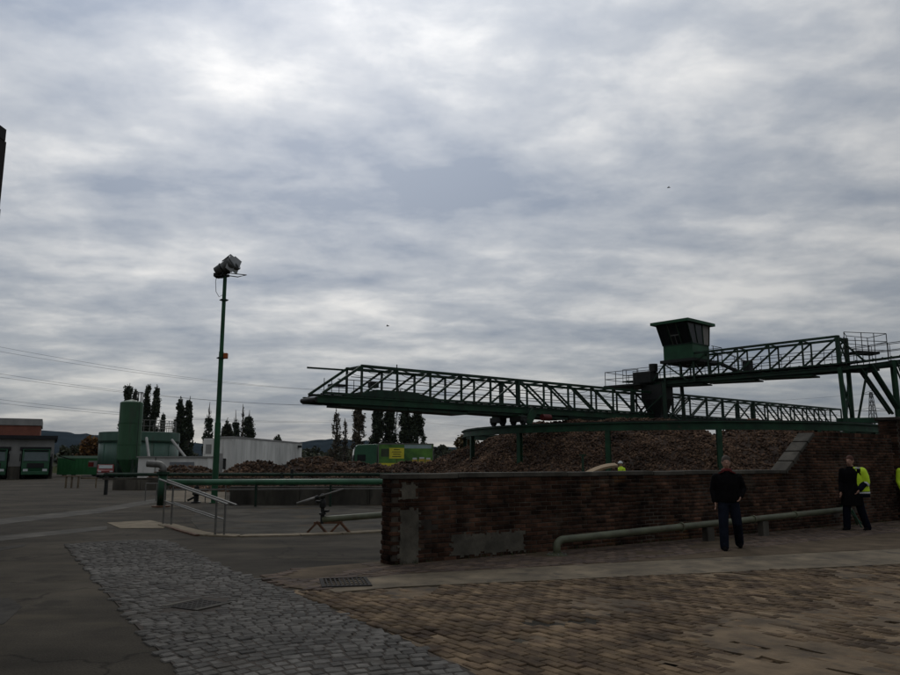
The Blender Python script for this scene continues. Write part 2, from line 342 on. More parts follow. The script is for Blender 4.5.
def TRS(loc, rz=0., sc=(1, 1, 1), tx=0., ty=0.):
    return Matrix.Translation(loc) @ Matrix.Rotation(rz, 4, 'Z') @ Matrix.Rotation(tx, 4, 'X') @ Matrix.Rotation(ty, 4, 'Y') @ Matrix.Diagonal((*sc, 1))
# cobbled strip
cob = struct('cobbled_strip', MB().prism(COB, -.02, .011), M_DIRT)
def setts():
    ax = Vector((-.50, .866)).normalized(); cx = Vector((ax.y, -ax.x)); o = Vector((-2.1, 6.0)); out = []
    Ca = math.atan2(cx.y, cx.x)
    MAN = Vector(G(197, 606).xy)
    for r in range(-10, 108):
        y = r * .128; x = -4 + random.random() * .1
        while x < 6:
            w = random.uniform(.085, .165); bow = .30 * math.sin((x + .3) * 1.15) + .12 * math.sin(y * 1.3 + x)
            p = o + ax * (y + bow) + cx * (x + w / 2); x += w + .012
            if not inpoly(p.x, p.y, COB): continue
            if abs(p.x - MAN.x) < .30 and abs(p.y - MAN.y) < .42: continue
            slope = .30 * 1.15 * math.cos((x + .3) * 1.15)
            zt = .010 + .007 * noise.noise((p.x * 1.1, p.y * 1.1, 0)) + random.uniform(-.004, .004)
            out.append((p.length, TRS((p.x, p.y, zt - .02), Ca + math.atan(slope) * .8 + random.uniform(-.07, .07), (w / .15, random.uniform(.92, 1.04), 1), random.uniform(-.03, .03), random.uniform(-.03, .03))))
    lay('cobblestone', out, brick_variants('cobblestone', .15, .119, .06, M_SETT, 10, .13, .17), cob, 300, 'cobblestones')
setts()
# brick paving in front of the gutter (courses square to the wall)
bp = struct('brick_paving', MB().prism(BRK_R, -.03, -.014), M_DIRT)
def pavers():
    out = []
    for i in range(-60, 150):
        a = i * .112; off = .112 * (i % 2)
        for j in range(-4, 80):
            b = j * .224 + off; p = W(a, b)
            if not (inpoly(p.x, p.y, BRK_R) or inpoly(p.x, p.y, SMO)) or p.y < 5.6 or p.x > 11: continue
            wear = noise.noise((p.x * .9, p.y * .9, 2.)) + .5 * noise.noise((p.x * 2.7, p.y * 2.7, 5.))
            if wear > .42 and random.random() < .75: continue
            zt = .010 + .008 * noise.noise((p.x * .8, p.y * .8, 1)) + random.uniform(-.006, .005) - (.008 if wear > .2 else 0)
            out.append((p.xy.length, TRS((p.x, p.y, zt - .02), WANG + math.pi / 2 + random.uniform(-.03, .03), (random.uniform(.95, 1), random.uniform(.94, 1), 1), random.uniform(-.03, .03), random.uniform(-.02, .02))))
    lay('paving_brick', out, brick_variants('paving_brick', .216, .104, .06, M_PAVER, 8, .06, .12), bp, 300, 'paving_bricks')
pavers()
# reddish bricks between the gutter and the wall, rough
vp = struct('verge_paving', MB().prism(APRON, .0, .014), mat('brown_dirt', (.088, .065, .042), .95, .45, 1.6, bump=.5, bscale=40, spec=.1))
def verge():
    out = []
    for i in range(-30, 150):
        for j in range(-3, 18):
            a = i * .257 + .12 * (j % 2); b = -.35 + j * .125; p = W(a, b)
            if not inpoly(p.x, p.y, APRON) or b < .03 and a > -.2: continue
            if noise.noise((p.x * .8, p.y * .8, 9)) > .22: continue
            out.append((p.xy.length, TRS((p.x, p.y, -.011 + random.uniform(-.006, .006)), WANG + random.uniform(-.06, .06), (1, 1, 1), random.uniform(-.05, .05), random.uniform(-.04, .04))))
    lay('verge_brick', out, brick_variants('verge_brick', .245, .115, .06, M_REDP, 6, .1, .16), vp, 300, 'verge_bricks')
verge()
# earth and broken screed lying over the bricks: thin between them at left, covering them at right, with pits
def worn_skin():
    root = struct('worn_ground', MB().prism(SMO, -.03, -.016), M_DIRT)
    ha, hb = .0625, .125
    pc = set()
    for x, y in ((860, 604), (856, 617), (885, 624), (845, 634), (866, 640), (787, 648), (760, 660), (768, 663), (800, 622), (742, 646), (864, 662), (828, 672), (895, 604), (714, 652), (724, 655), (880, 596), (690, 612), (640, 625), (600, 640)):
        a, b = toW(G(x, y)); i0, j0 = round(a / ha), round(b / hb); la = random.choice((1, 1, 2)); lb = random.choice((1, 2, 2, 3))
        for i in range(la):
            for j in range(lb):
                if random.random() < .92: pc.add((i0 + i, j0 + j))
    A = SMO; cx = [p for p in gp([(655, 675), (700, 641), (746, 619), (829, 600), (900, 587), (1100, 572)])]
    def depth(x, y):
        d = min(segdist(x, y, cx[k], cx[k + 1])[0] for k in range(len(cx) - 1)); return d if inpoly(x, y, SMO) else -d
    mb = MB(); vid = {}; low = {}
    def vert(i, j):
        if (i, j) not in vid:
            q = W((i - .5) * ha + random.uniform(-.012, .012), (j - .5) * hb + random.uniform(-.02, .02)); d = max(-1.2, min(.6, depth(q.x, q.y)))
            z = .0035 + max(0, d + .8) * .012 + .011 * noise.noise((q.x * .9, q.y * .9, 4)) + .007 * noise.noise((q.x * 3.1, q.y * 3.1, 7)) + random.uniform(-.0015, .0015)
            vid[(i, j)] = len(mb.v); mb.v.append((q.x, q.y, max(z, -.012)))
        return vid[(i, j)]
    def lowv(i, j):
        if (i, j) not in low: x, y, z = mb.v[vert(i, j)]; low[(i, j)] = len(mb.v); mb.v.append((x, y, -.018))
        return low[(i, j)]
    cells = set()
    for i in range(-150, 260):
        for j in range(4, 150):
            c = W(i * ha, j * hb)
            if (inpoly(c.x, c.y, SMO) or inpoly(c.x, c.y, BRK_R)) and (i, j) not in pc and c.y > 5.2: cells.add((i, j))
    for i, j in cells: mb.f.append((vert(i, j), vert(i, j + 1), vert(i + 1, j + 1), vert(i + 1, j)))
    for i, j in cells:
        for di, dj, a, b in ((-1, 0, (i, j + 1), (i, j)), (1, 0, (i + 1, j), (i + 1, j + 1)), (0, -1, (i, j), (i + 1, j)), (0, 1, (i + 1, j + 1), (i, j + 1))):
            if (i + di, j + dj) in pc: mb.f.append((vert(*a), vert(*b), lowv(*b), lowv(*a)))
    mb.build('earth_skin', M_CONC2, root)
worn_skin()
# concrete bits in the yard at left
struct('concrete_track', MB().prism(gp([(-60, 528), (0, 519), (95, 509), (160, 498), (165, 501), (100, 513), (0, 524.5), (-60, 534)]), -.01, .004), M_CONCD)
struct('concrete_track', MB().prism(gp([(-60, 541), (0, 536), (107, 526), (107, 529.5), (0, 541), (-60, 547)]), -.01, .004), M_CONCD)
struct('concrete_slab', MB().prism(gp([(107, 523), (150, 520.5), (170, 525), (163, 528.5), (120, 528.5)]), -.01, .012), mat('sandy_concrete', (.20, .165, .115), .95, .35, 3., bump=.3, spec=.1))
struct('concrete_patch', MB().prism(gp([(-60, 600), (10, 598), (22, 607), (4, 624), (-60, 640)]), -.01, .004), mat('patched_asphalt', (.052, .047, .040), .95, .4, 2., bump=.4, bscale=50, spec=.1))
struct('concrete_patch', MB().prism(gp([(-60, 551), (0, 547), (28, 544), (22, 547), (0, 551), (-60, 556)]), -.01, .004), mat('patched_asphalt', (.052, .047, .040), .95, .4, 2., bump=.4, bscale=50, spec=.1))
kerb_pts = [(166, 525), (180, 529), (196, 533), (212, 535.5), (240, 536.5), (300, 535.2), (340, 533.8), (383, 531.5)]
def kerb():
    mb = MB(); ps = [G(*p) for p in kerb_pts]
    for p, q in zip(ps, ps[1:]): mb.bar(p + Vector((0, 0, .0)), q + Vector((0, 0, .0)), .42, .06)
    struct('kerb', mb, mat('sandy_concrete', (.20, .165, .115), .95, .35, 3., bump=.3, spec=.1))
kerb()
struct('basin_floor', MB().prism(gp([(205, 505), (381, 505), (400, 531), (340, 533.2), (300, 534.6), (240, 535.8), (200, 531), (190, 520)]), -.01, .006), weather(mat('basin_asphalt', (.048, .043, .034), .95, .4, 1., bump=.4, bscale=40, spec=.1), .5, .7, 1.3, (.07, .052, .03), .6, .56, .8))
struct('pale_ramp', MB().prism(gp([(165, 489), (226, 488), (226, 503.5), (165, 501)]), -.01, .008), M_CONC)
# rusty slot beside the ramp
slot = MB(); sp = [G(168, 526.5), G(180, 530.2), G(192, 533.6), G(199, 535.6)]
for p, q in zip(sp, sp[1:]): slot.bar(p + Vector((0, -.14, .012)), q + Vector((0, -.14, .012)), .10, .05)
tag(slot.build('steel_edging', M_RUST), 'curved rusty steel edging at the foot of the handrail', 'edging')
# grates
def grate(name, px, py, rz, w, d, label, cells):
    c = G(px, py); root = thing(name, label, 'drain grate', (c.x, c.y, .02), rz)
    z = .02
    MB().box((0, 0, -.024), (w, d, .03)).build('sump', M_BLACK, root, local=True)
    fr = MB()
    for sx in (-1, 1): fr.box((sx * w / 2, 0, 0), (.05, d + .05, .03))
    for sy in (-1, 1): fr.box((0, sy * d / 2, 0), (w - .05, .05, .03))
    fr.build('frame', M_IRON, root, local=True)
    for i in range(cells):
        x = -w / 2 + (i + 1) * w / (cells + 1); MB().box((x, 0, .001), (.022, d - .05, .02)).build('grate_bar', M_IRON, root, local=True)
    cb = MB()
    for k in range(1, 5): cb.box((0, -d / 2 + k * d / 5, -.003), (w - .05, .02, .018))
    cb.build('cross_bars', M_IRON, root, local=True)
grate('drain_grate', 345, 584, WANG * .35, .62, .72, 'rusty rectangular drain grate in the gutter near the brick wall end', 9)
def manhole():
    c = G(197, 606); root = thing('manhole_cover', 'dark square manhole cover set in the grey cobbles', 'manhole', (c.x, c.y, .012), -.5)
    MB().box((0, 0, -.01), (.40, .52, .04)).build('lid', M_IRON, root, local=True)
    fr = MB()
    for sx in (-1, 1): fr.box((sx * .25, 0, -.010), (.08, .54, .05))
    fr.build('frame', M_CONCD, root, local=True)
    ch = MB()
    for i in range(5):
        for j in range(6): ch.box((-.15 + i * .075, -.2 + j * .08, .011), (.04, .04, .008), .78)
    ch.build('tread_pattern', M_IRON, root, local=True)
manhole()

# ================================================================ BRICK WALL
def wall_a(px):                                    # distance along the wall face at a picture column
    r = ray(px, 540); k = r.x / r.y; return (k * W0.y - W0.x) / (E2.x - k * E2.y)
def brick_wall():
    root = thing('brick_wall', 'long weathered red brick wall with concrete coping, stepping up at its right end', 'wall', tuple(W(0, 0)), 0)
    T = .38; H1 = 1.40; H2 = 2.36; A1 = wall_a(790); A2 = wall_a(822); A3 = 16.9
    # recessed mortar core following the stepped outline
    prof = [(.012, 0), (A3, 0), (A3, H2 - .01), (A2, H2 - .01), (A1, H1 - .01), (.012, H1 - .01)]
    mb = MB(); n = len(prof)
    vs = [W(a, -.012, z) for a, z in prof] + [W(a, -T + .012, z) for a, z in prof]
    mb.add(vs, [tuple(range(n)), tuple(range(2 * n - 1, n - 1, -1))] + [(i, n + i, n + (i + 1) % n, (i + 1) % n) for i in range(n)])
    mb.build('mortar_core', M_MORT, root)
    out = []; bl, bh = .262, .0775
    def topz(a):
        if a < A1: return H1
        if a > A2: return H2
        return H1 + (a - A1) / (A2 - A1) * (H2 - H1)
    patches = [(.10, .56, -.1, .92), (wall_a(449), wall_a(526), .04, .46), (.12, .5, 1.02, 1.36)]
    for r in range(int(H2 / bh)):
        z = (r + .5) * bh; a = -.02 + (.131 if r % 2 else 0)
        if r % 2: a_list = [.06]
        while a < A3 - .05:
            ac = a + bl / 2; a += bl
            if z > topz(ac) - .03: continue
            wear = noise.noise((ac * .7, z * 1.6, 4.))
            if wear > .55 and random.random() < .35: continue
            p = W(ac + random.uniform(-.004, .004), -.052 + random.uniform(-.006, .005) - (.006 if wear > .3 else 0), z + random.uniform(-.003, .003))
            lenk = random.uniform(.97, 1)
            if r % 2 and ac < .30: lenk = 1.
            out.append((ac, TRS(p, WANG + random.uniform(-.012, .012), (lenk, 1, random.uniform(.95, 1.03)), random.uniform(-.02, .02))))
    # end face (thickness of the wall) : headers/stretchers turned
    for r in range(int(H1 / bh)):
        z = (r + .5) * bh; pieces = ((-.20, 1.), ) if r % 2 else ((-.165, .55), (-.315, .42))
        for b, k in pieces:
            p = W(.048 + random.uniform(-.008, .006) + (.0 if r > 2 else -.03 * random.random()), b, z)
            out.append((.0 + random.random() * .01, TRS(p, WANG + math.pi / 2 + random.uniform(-.02, .02), (k, 1, 1))))
    var = brick_variants('brick', .252, .105, .066, M_BRICK, 8, .07, .13)
    lay('brick', out, var, root, 300, 'wall_bricks')
    # plaster / render patches and pilaster skin
    for q_, (p0, p1, z0, z1) in enumerate(patches):
        g = MB(); ca, cz = .045, .035; vid = {}; cells = set(); na, nz_ = int((p1 - p0) / ca), int((z1 - max(0, z0)) / cz)
        for i in range(na):
            for j in range(nz_):
                e = min(i * ca, (na - 1 - i) * ca, (nz_ - 1 - j) * cz, j * cz + (.2 if q_ == 0 else 0))
                if e + .05 * noise.noise((i * .45, j * .45, q_ * 9 + 2.)) + .03 * noise.noise((i * 1.3, j * 1.3, q_ * 5.)) > .012: cells.add((i, j))
        def vt(i, j):
            if (i, j) not in vid: vid[(i, j)] = len(g.v); g.v.append(tuple(W(p0 + i * ca + random.uniform(-.012, .012), .007 + .006 * noise.noise((i * .3, j * .3, 4.)), max(0, z0) + j * cz + random.uniform(-.009, .009))))
            return vid[(i, j)]
        for i, j in cells: g.f.append((vt(i, j), vt(i + 1, j), vt(i + 1, j + 1), vt(i, j + 1)))
        o = g.build('render_patch', M_PLAST, root); sd = o.modifiers.new('solid', 'SOLIDIFY'); sd.thickness = .02; sd.offset = -1
    # coping stones
    a = -.04; k = 0
    while a < A1 - .05:
        l = min(random.uniform(.9, 1.5), A1 - a); g = MB()
        c = W(a + l / 2, -T / 2 + random.uniform(-.008, .008), H1 + .035 + random.uniform(-.006, .006))
        g.box(c, (l - .012, T + .05, .085), WANG + random.uniform(-.004, .004)); g.build('coping_stone', M_CONCD, root, bevel=.012); a += l; k += 1
    p = W(A1 + .0, -T / 2, H1 + .02); q = W(A2, -T / 2, H2 + .05); d = q - p
    for i in range(4):
        g = MB(); g.bar(p + d * (i / 4 + .012), p + d * ((i + 1) / 4 - .012), T + .05, .085); g.build('coping_stone', M_CONCD, root, bevel=.012)
    a = A2
    while a < A3 - .05:                                       # brick-on-edge top of the high part
        g = MB(); l = .085; g.box(W(a + l / 2, -T / 2, H2 + .042 + random.uniform(-.006, .006)), (l - .01, T + .02, .10), WANG); g.build('coping_brick', M_BRICK, root); a += l
    # dark vertical joint
    return root
brick_wall()
def weeds():
    mb = MB()
    for k in range(700):
        a = random.uniform(-.2, 16.5); cl = noise.noise((a * 1.3, 0, 3))
        if cl < -.05: continue
        p = W(a, abs(random.gauss(0, .05)) + .012, .01); hgt = random.uniform(.03, .09) * (1 + cl); d = Vector((random.uniform(-.04, .04), random.uniform(-.05, .01), 0)); w = Vector((random.uniform(-.008, .008), random.uniform(-.006, .006), 0))
        mb.add([p - w, p + w, p + d + Vector((0, 0, hgt))], [(0, 1, 2)])
    o = mb.build('weeds', mat('weed', (.035, .05, .018), .9, .4, 3.), kind='stuff'); o['label'] = 'sparse low weeds along the foot of the brick wall'; o['category'] = 'weeds'
weeds()
def gate_pillar():
    c = W(17.45, -.2); root = thing('gate_pillar', 'tall square brick gate pillar at the right end of the wall', 'pillar', tuple(c))
    MB().box(c + Vector((0, 0, 1.44)), (.56, .56, 2.88), WANG).build('core', M_MORT, root)
    out = []
    for r in range(37):
        z = (r + .5) * .0775
        for side in range(4):
            R = WANG + side * math.pi / 2; d = Vector((math.cos(R), math.sin(R), 0)); nn = Vector((d.y, -d.x, 0))
            for u in ((-.15, .11) if r % 2 else (-.11, .15)):
                out.append((r, TRS(c + d * u + nn * .245 + Vector((0, 0, z)), R + random.uniform(-.01, .01), (1, .9, 1))))
    lay('brick', out, brick_variants('brick', .252, .105, .066, M_BRICK, 4, .07, .13), root, 296, 'wall_bricks')
    MB().box(c + Vector((0, 0, 2.94)), (.70, .70, .09), WANG).build('cap_stone', M_CONCD, root, bevel=.015)
gate_pillar()

# ---- pale green pipe along the wall
def wall_pipe():
    f = G(557, 556); root = thing('wall_pipe', 'pale green pipe running low along the brick wall with flanged elbow', 'pipe', tuple(f))
    a0, b0 = toW(f); r = .068
    pts = [W(a0, b0, .02), W(a0, b0, .16)]
    for k in range(1, 7):
        t = k / 6 * math.pi / 2; pts.append(W(a0 + .16 * (1 - math.cos(t)), b0, .16 + .12 * math.sin(t)))
    am = toW(G(866, 509, .50))[0]
    for k in range(1, 13):
        u = k / 12; pts.append(W(a0 + .16 + (am - a0 - .16) * u, b0 + (.5 - b0) * u * .6, .28 + .20 * u))
    MB().tube(pts, r, 14).build('pipe', M_PIPE, root, smooth=True)
    MB().lathe(tuple(f), [(.19, .0), (.19, .03), (.10, .035), (.10, .06)], 20).build('flange', M_PIPE, root)
    for px in range(8):
        t = px / 8 * 2 * math.pi; MB().lathe((f.x + .155 * math.cos(t), f.y + .155 * math.sin(t), .03), [(.014, 0), (.014, .025)], 6).build('bolt', M_GALV, root)
    for u in (.42, .62):
        p = W(a0 + .16 + (am - a0 - .16) * u, b0 + (.5 - b0) * u * .6, .28 + .2 * u)
        MB().box((p.x, p.y, (p.z - r) / 2), (.22, .14, p.z - r), WANG).build('support_block', M_CONCD, root)
    for u in (.3, .55, .8):
        i = int(3 + 5 + u * 11); p, q = pts[i], pts[i + 1]; d = (q - p).normalized(); MB().tube([p - d * .02, p + d * .02], r * 1.35, 14).build('coupling', M_PIPE, root, smooth=False)
    # end trestle of green bars
    e = pts[-1]; root2 = thing('pipe_trestle', 'green folding steel trestle holding the pipe end by the wall', 'trestle', (e.x, e.y, 0))
    for s in (-1, 1):
        MB().tube([W(am + .2 + s * .12, .35 + s * .02, .55), W(am + .2 - s * .1, .75, .02)], .02, 6).build('leg', M_GREEN, root2)
        MB().tube([W(am + .2 + s * .12, .35, .55), W(am + .55 + s * .3, .25, .02)], .02, 6).build('leg', M_GREEN, root2)
    MB().tube([W(am - .1, .36, .56), W(am + .5, .36, .58)], .035, 8).build('top_bar', M_GREEN, root2)
wall_pipe()

# ================================================================ ROTATING BEET BRIDGE
ZT = 6.6
BA = G(362, 366, ZT); BB = G(840, 409.5, ZT); BD = (BB - BA); BD.z = 0; BD.normalize(); BNn = Vector((BD.y, -BD.x, 0))   # BNn towards camera
TC = 25.0; C0 = BA + BD * TC; C0.z = 0
BW = 1.5                                                         # width between the two side frames (far frame behind)
def BP(t, side, z): return Vector((BA.x, BA.y, 0)) + BD * t - BNn * (BW * side) + Vector((0, 0, z))
RR = 14.0; RZ = 3.82
def ring():
    root = thing('ring_runway', 'round green steel runway beam on posts around the beet heap', 'runway', tuple(C0))
    n = 72
    def pr(f, r, z): return C0 + Vector((math.sin(f) * r, -math.cos(f) * r, z))
    for i0 in range(0, n, 6):
        mb = MB()
        for i in range(i0, i0 + 6):
            f0, f1 = 2 * math.pi * i / n, 2 * math.pi * (i + 1) / n
            for (r0, r1, z0, z1) in ((RR - .16, RR + .16, RZ - .05, RZ), (RR - .02, RR + .02, RZ - .40, RZ - .05), (RR - .15, RR + .15, RZ - .45, RZ - .40)):
                vs = [pr(f, r, z) for f in (f0, f1) for r, z in ((r0, z0), (r1, z0), (r1, z1), (r0, z1))]
                mb.add(vs, [(0, 1, 5, 4), (1, 2, 6, 5), (2, 3, 7, 6), (3, 0, 4, 7)])
        mb.build('beam_segment', M_GREEN, root)
    mb = MB()
    for i in range(n):
        f0, f1 = 2 * math.pi * i / n, 2 * math.pi * (i + 1) / n
        mb.bar(pr(f0, RR, RZ + .035), pr(f1, RR, RZ + .035), .07, .07)
    mb.build('rail', M_STEEL, root)
    for k in range(15):
        f = math.radians(PH0 + 24 * k); p = pr(f, RR, 0)
        mb = MB(); R = Matrix.Rotation(f, 3, 'Z')
        for off, sz in (((0, -.11, 0), (.26, .025, 3.37)), ((0, .11, 0), (.26, .025, 3.37)), ((0, 0, 0), (.025, .195, 3.37))):
            mb.box(p + R @ Vector(off) + Vector((0, 0, 3.37 / 2)), sz, M=R)
        mb.build('post', M_GREEN, root)
def ph_for(px):
    best = None
    for i in range(-900, 900):
        f = math.radians(i * .1); p = C0 + Vector((math.sin(f) * RR, -math.cos(f) * RR, 3)); 
        dep = p.y * math.cos(PITCH) + (p.z - CZ) * math.sin(PITCH); x = 450 + FPX * p.x / dep
        if best is None or abs(x - px) < best[0]: best = (abs(x - px), i * .1)
    return best[1]
PH0 = ph_for(608)
print('post phis', ph_for(522), ph_for(608), ph_for(728))
ring()

def bridge():
    root = thing('conveyor_bridge', 'long green lattice conveyor bridge reaching over the beet heap to the left', 'conveyor', tuple(BP(TC, .5, 4.4)))
    P = 2.23; NP = 24; ZB = 5.08; TEND = NP * P
    chw = .13
    for side in (0, 1):
        MB().bar(BP(-.05, side, ZT), BP(TEND, side, ZT), chw, .15).build('top_chord', M_GREEND, root)
        MB().bar(BP(-2.2, side, ZB), BP(TEND, side, ZB), chw, .12).build('bottom_chord', M_GREEND, root)
        # deep side girder: plate with flanges
        g = MB(); g.bar(BP(-2.55, side, 4.76), BP(TEND, side, 4.76), .03, .34)
        g.bar(BP(-2.55, side, 4.60), BP(TEND, side, 4.60), .18, .035); g.bar(BP(-2.55, side, 4.93), BP(TEND, side, 4.93), .18, .035)
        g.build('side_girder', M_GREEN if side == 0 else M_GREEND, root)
        MB().bar(BP(0, side, ZT), BP(-2.25, side, ZB), .10, .13).build('end_post', M_GREEND, root)
        for i in range(NP + 1):
            t = i * P; thick = i in (5, 17)
            MB().bar(BP(t, side, ZB), BP(t, side, ZT), .26 if thick else .10, .16 if thick else .10, up=BD).build('vertical', M_GREEND, root)
            if i == NP: continue
            fwd = (i < 5) or (11 <= i < 17)
            p, q = (BP(t, side, ZB), BP(t + P, side, ZT)) if fwd else (BP(t, side, ZT), BP(t + P, side, ZB))
            MB().bar(p, q, .08, .11).build('diagonal', M_GREEND, root)
        for z in (5.55, 6.0):
            MB().tube([BP(-1.2 if z < 5.8 else -.6, side * .9 + .05, z), BP(TEND, side * .9 + .05, z)], .022, 5).build('handrail', M_STEEL, root)
        # sagging cable along the frame
        pts = []
        for i in range(NP):
            for k in range(4):
                u = k / 4; pts.append(BP((i + u) * P, side * .96 + .02, 6.45 - .5 * 4 * u * (1 - u) * (.45 + .3 * ((i * 7) % 3) / 2)))
        MB().tube(pts, .014, 4).build('cable', M_BLACK, root)
    for i in range(NP + 1):
        t = i * P
        MB().bar(BP(t, 0, ZT), BP(t, 1, ZT), .07).build('cross_tie', M_GREEND, root)
        if i < NP: MB().bar(BP(t, 0, ZT), BP(t + P, 1, ZT), .045).build('wind_brace', M_GREEND, root)
    # belt with its rollers
    b = MB(); b.bar(BP(-2.4, .5, 5.02), BP(TEND, .5, 5.02), 1.0, .03); b.build('belt', M_BLACK, root)
    r = MB()
    for i in range(int((TEND + 3) / .62)):
        t = -2.3 + i * .62; r.bar(BP(t, .06, 4.99), BP(t, .94, 4.99), .07); r.bar(BP(t, .02, 4.94), BP(t, .02, 5.07), .2, .05, up=BD)
    r.build('rollers', M_STEEL, root, kind='stuff')
    # side plates rising at the discharge end
    for side in (-.03, 1.03):
        g = MB(); pp = [(-1.1, 4.95), (.9, 5.42), (3.3, 5.42), (5.2, 5.12), (5.2, 4.9), (-1.1, 4.9)]
        vs = [BP(t, side, z) for t, z in pp] + [BP(t, side + .02, z) for t, z in pp]; n = 6
        g.add(vs, [tuple(range(n)), tuple(range(2 * n - 1, n - 1, -1))] + [(i, n + i, n + (i + 1) % n, (i + 1) % n) for i in range(n)]); g.build('chute_plate', M_GREEND, root)
    # underside trays with stepped ends
    for i in range(13):
        t0 = -1.2 + i * 4.2; z0 = 4.46 - .05 * (i % 2)
        MB().bar(BP(t0, .5, z0 + .07), BP(t0 + 4.15, .5, z0), 1.45, .14).build('return_tray', M_GREEND, root)
    MB().tube([BP(-2.6, 0, 4.74), BP(-2.6, 1, 4.74)], .13, 12).build('end_drum', M_STEEL, root)
    MB().bar(BP(0, 1, 6.52), BP(-2.3, 1.1, 6.50), .07, .09).build('outrigger', M_GREEND, root)
    MB().tube([BP(2.2, 0, ZT), BP(2.2, 0, ZT + .25)], .03, 5).build('post_tip', M_STEEL, root)
    # little drive gear inside, near the end
    MB().box(BP(1.2, .5, 5.75), (.5, .4, .35), WANG).build('drive_motor', M_STEEL, root, bevel=.05)
    MB().box(BP(-.9, .6, 5.6), (.9, .5, .10), WANG).build('walkway_step', M_STEEL, root)
    for k in range(5): MB().tube([BP(-1.4 + k * .45, .95, 4.95), BP(-1.4 + k * .45, .95, 6.0)], .02, 5).build('handrail_post', M_STEEL, root)
    # bogies on the ring runway, both ends
    for tb in (TC - RR, TC + RR):
        for s in (-.1, 1.1):
            c = BP(tb, s, 0); tang = -BNn
            MB().box(c + Vector((0, 0, 4.22)), (.5, 1.1, .34), WANG).build('bogie', M_STEEL, root, bevel=.04)
            for d in (-.42, .42):
                cc = c + tang * d; MB().tube([cc - BD * .1 + Vector((0, 0, 4.06)), cc + BD * .1 + Vector((0, 0, 4.06))], .19, 14).build('wheel', M_BLACK, root)
        MB().bar(BP(tb, -.3, 4.40), BP(tb, 1.3, 4.40), .5, .14).build('bogie_beam', M_GREEND, root)
    g = BP(TC - RR + .75, -.28, 0)
    MB().bar(g + Vector((0, 0, 3.95)) - BD * .25, g + Vector((0, 0, 4.75)) + BD * .35, .14, .5).build('support_plate', M_GREEN, root)
    MB().tube([g + BD * 1.0 + Vector((0, 0, 4.38)), g + BD * 1.7 + Vector((0, 0, 4.38))], .20, 12).build('red_motor', mat('dull_red', (.09, .012, .01), .6, .3, 4.), root, label='red electric drive motor')
bridge()

# ---- upper feeder conveyor, central tower and trestle
UE = PY(842, 371, 46.0); U0 = Vector((C0.x, C0.y, UE.z))
UD = (UE - U0); UD.z = 0; UL = UD.length; UD.normalize(); UN = Vector((UD.y, -UD.x, 0))
if UN.y > 0: UN = -UN                                            # towards camera
VD = Vector((.95, .16, 0)).normalized(); VN = Vector((VD.y, -VD.x, 0))
def UP(t, side, z):
    if t <= UL: return Vector((C0.x, C0.y, 0)) + UD * t - UN * (1.5 * side - .35) + Vector((0, 0, z))
    # beyond the portal the conveyor turns to run along the wall and climbs
    k = min(1., (t - UL) / 1.2); base = Vector((C0.x, C0.y, 0)) + UD * UL; nn = (UN * (1 - k) + VN * k).normalized()
    return base + (UD * (1 - k) + VD * k).normalized() * (t - UL) - nn * (1.5 * side - .35) + Vector((0, 0, z + .14 * (t - UL) * (1 if z > UZ - .5 else 0)))
def UPL(side, z, t0, t1): return [UP(t, side, z) for t in [t0, UL] + [UL + 1.2, t1] if t0 <= t <= t1]
UZ = UE.z
def run(g, t0, t1, side, z, w, h):
    ts = [t0, UL, UL + .4, UL + .8, UL + 1.2, t1]
    for a, b in zip(ts, ts[1:]): g.bar(UP(a, side, z), UP(b, side, z), w, h)
    return g
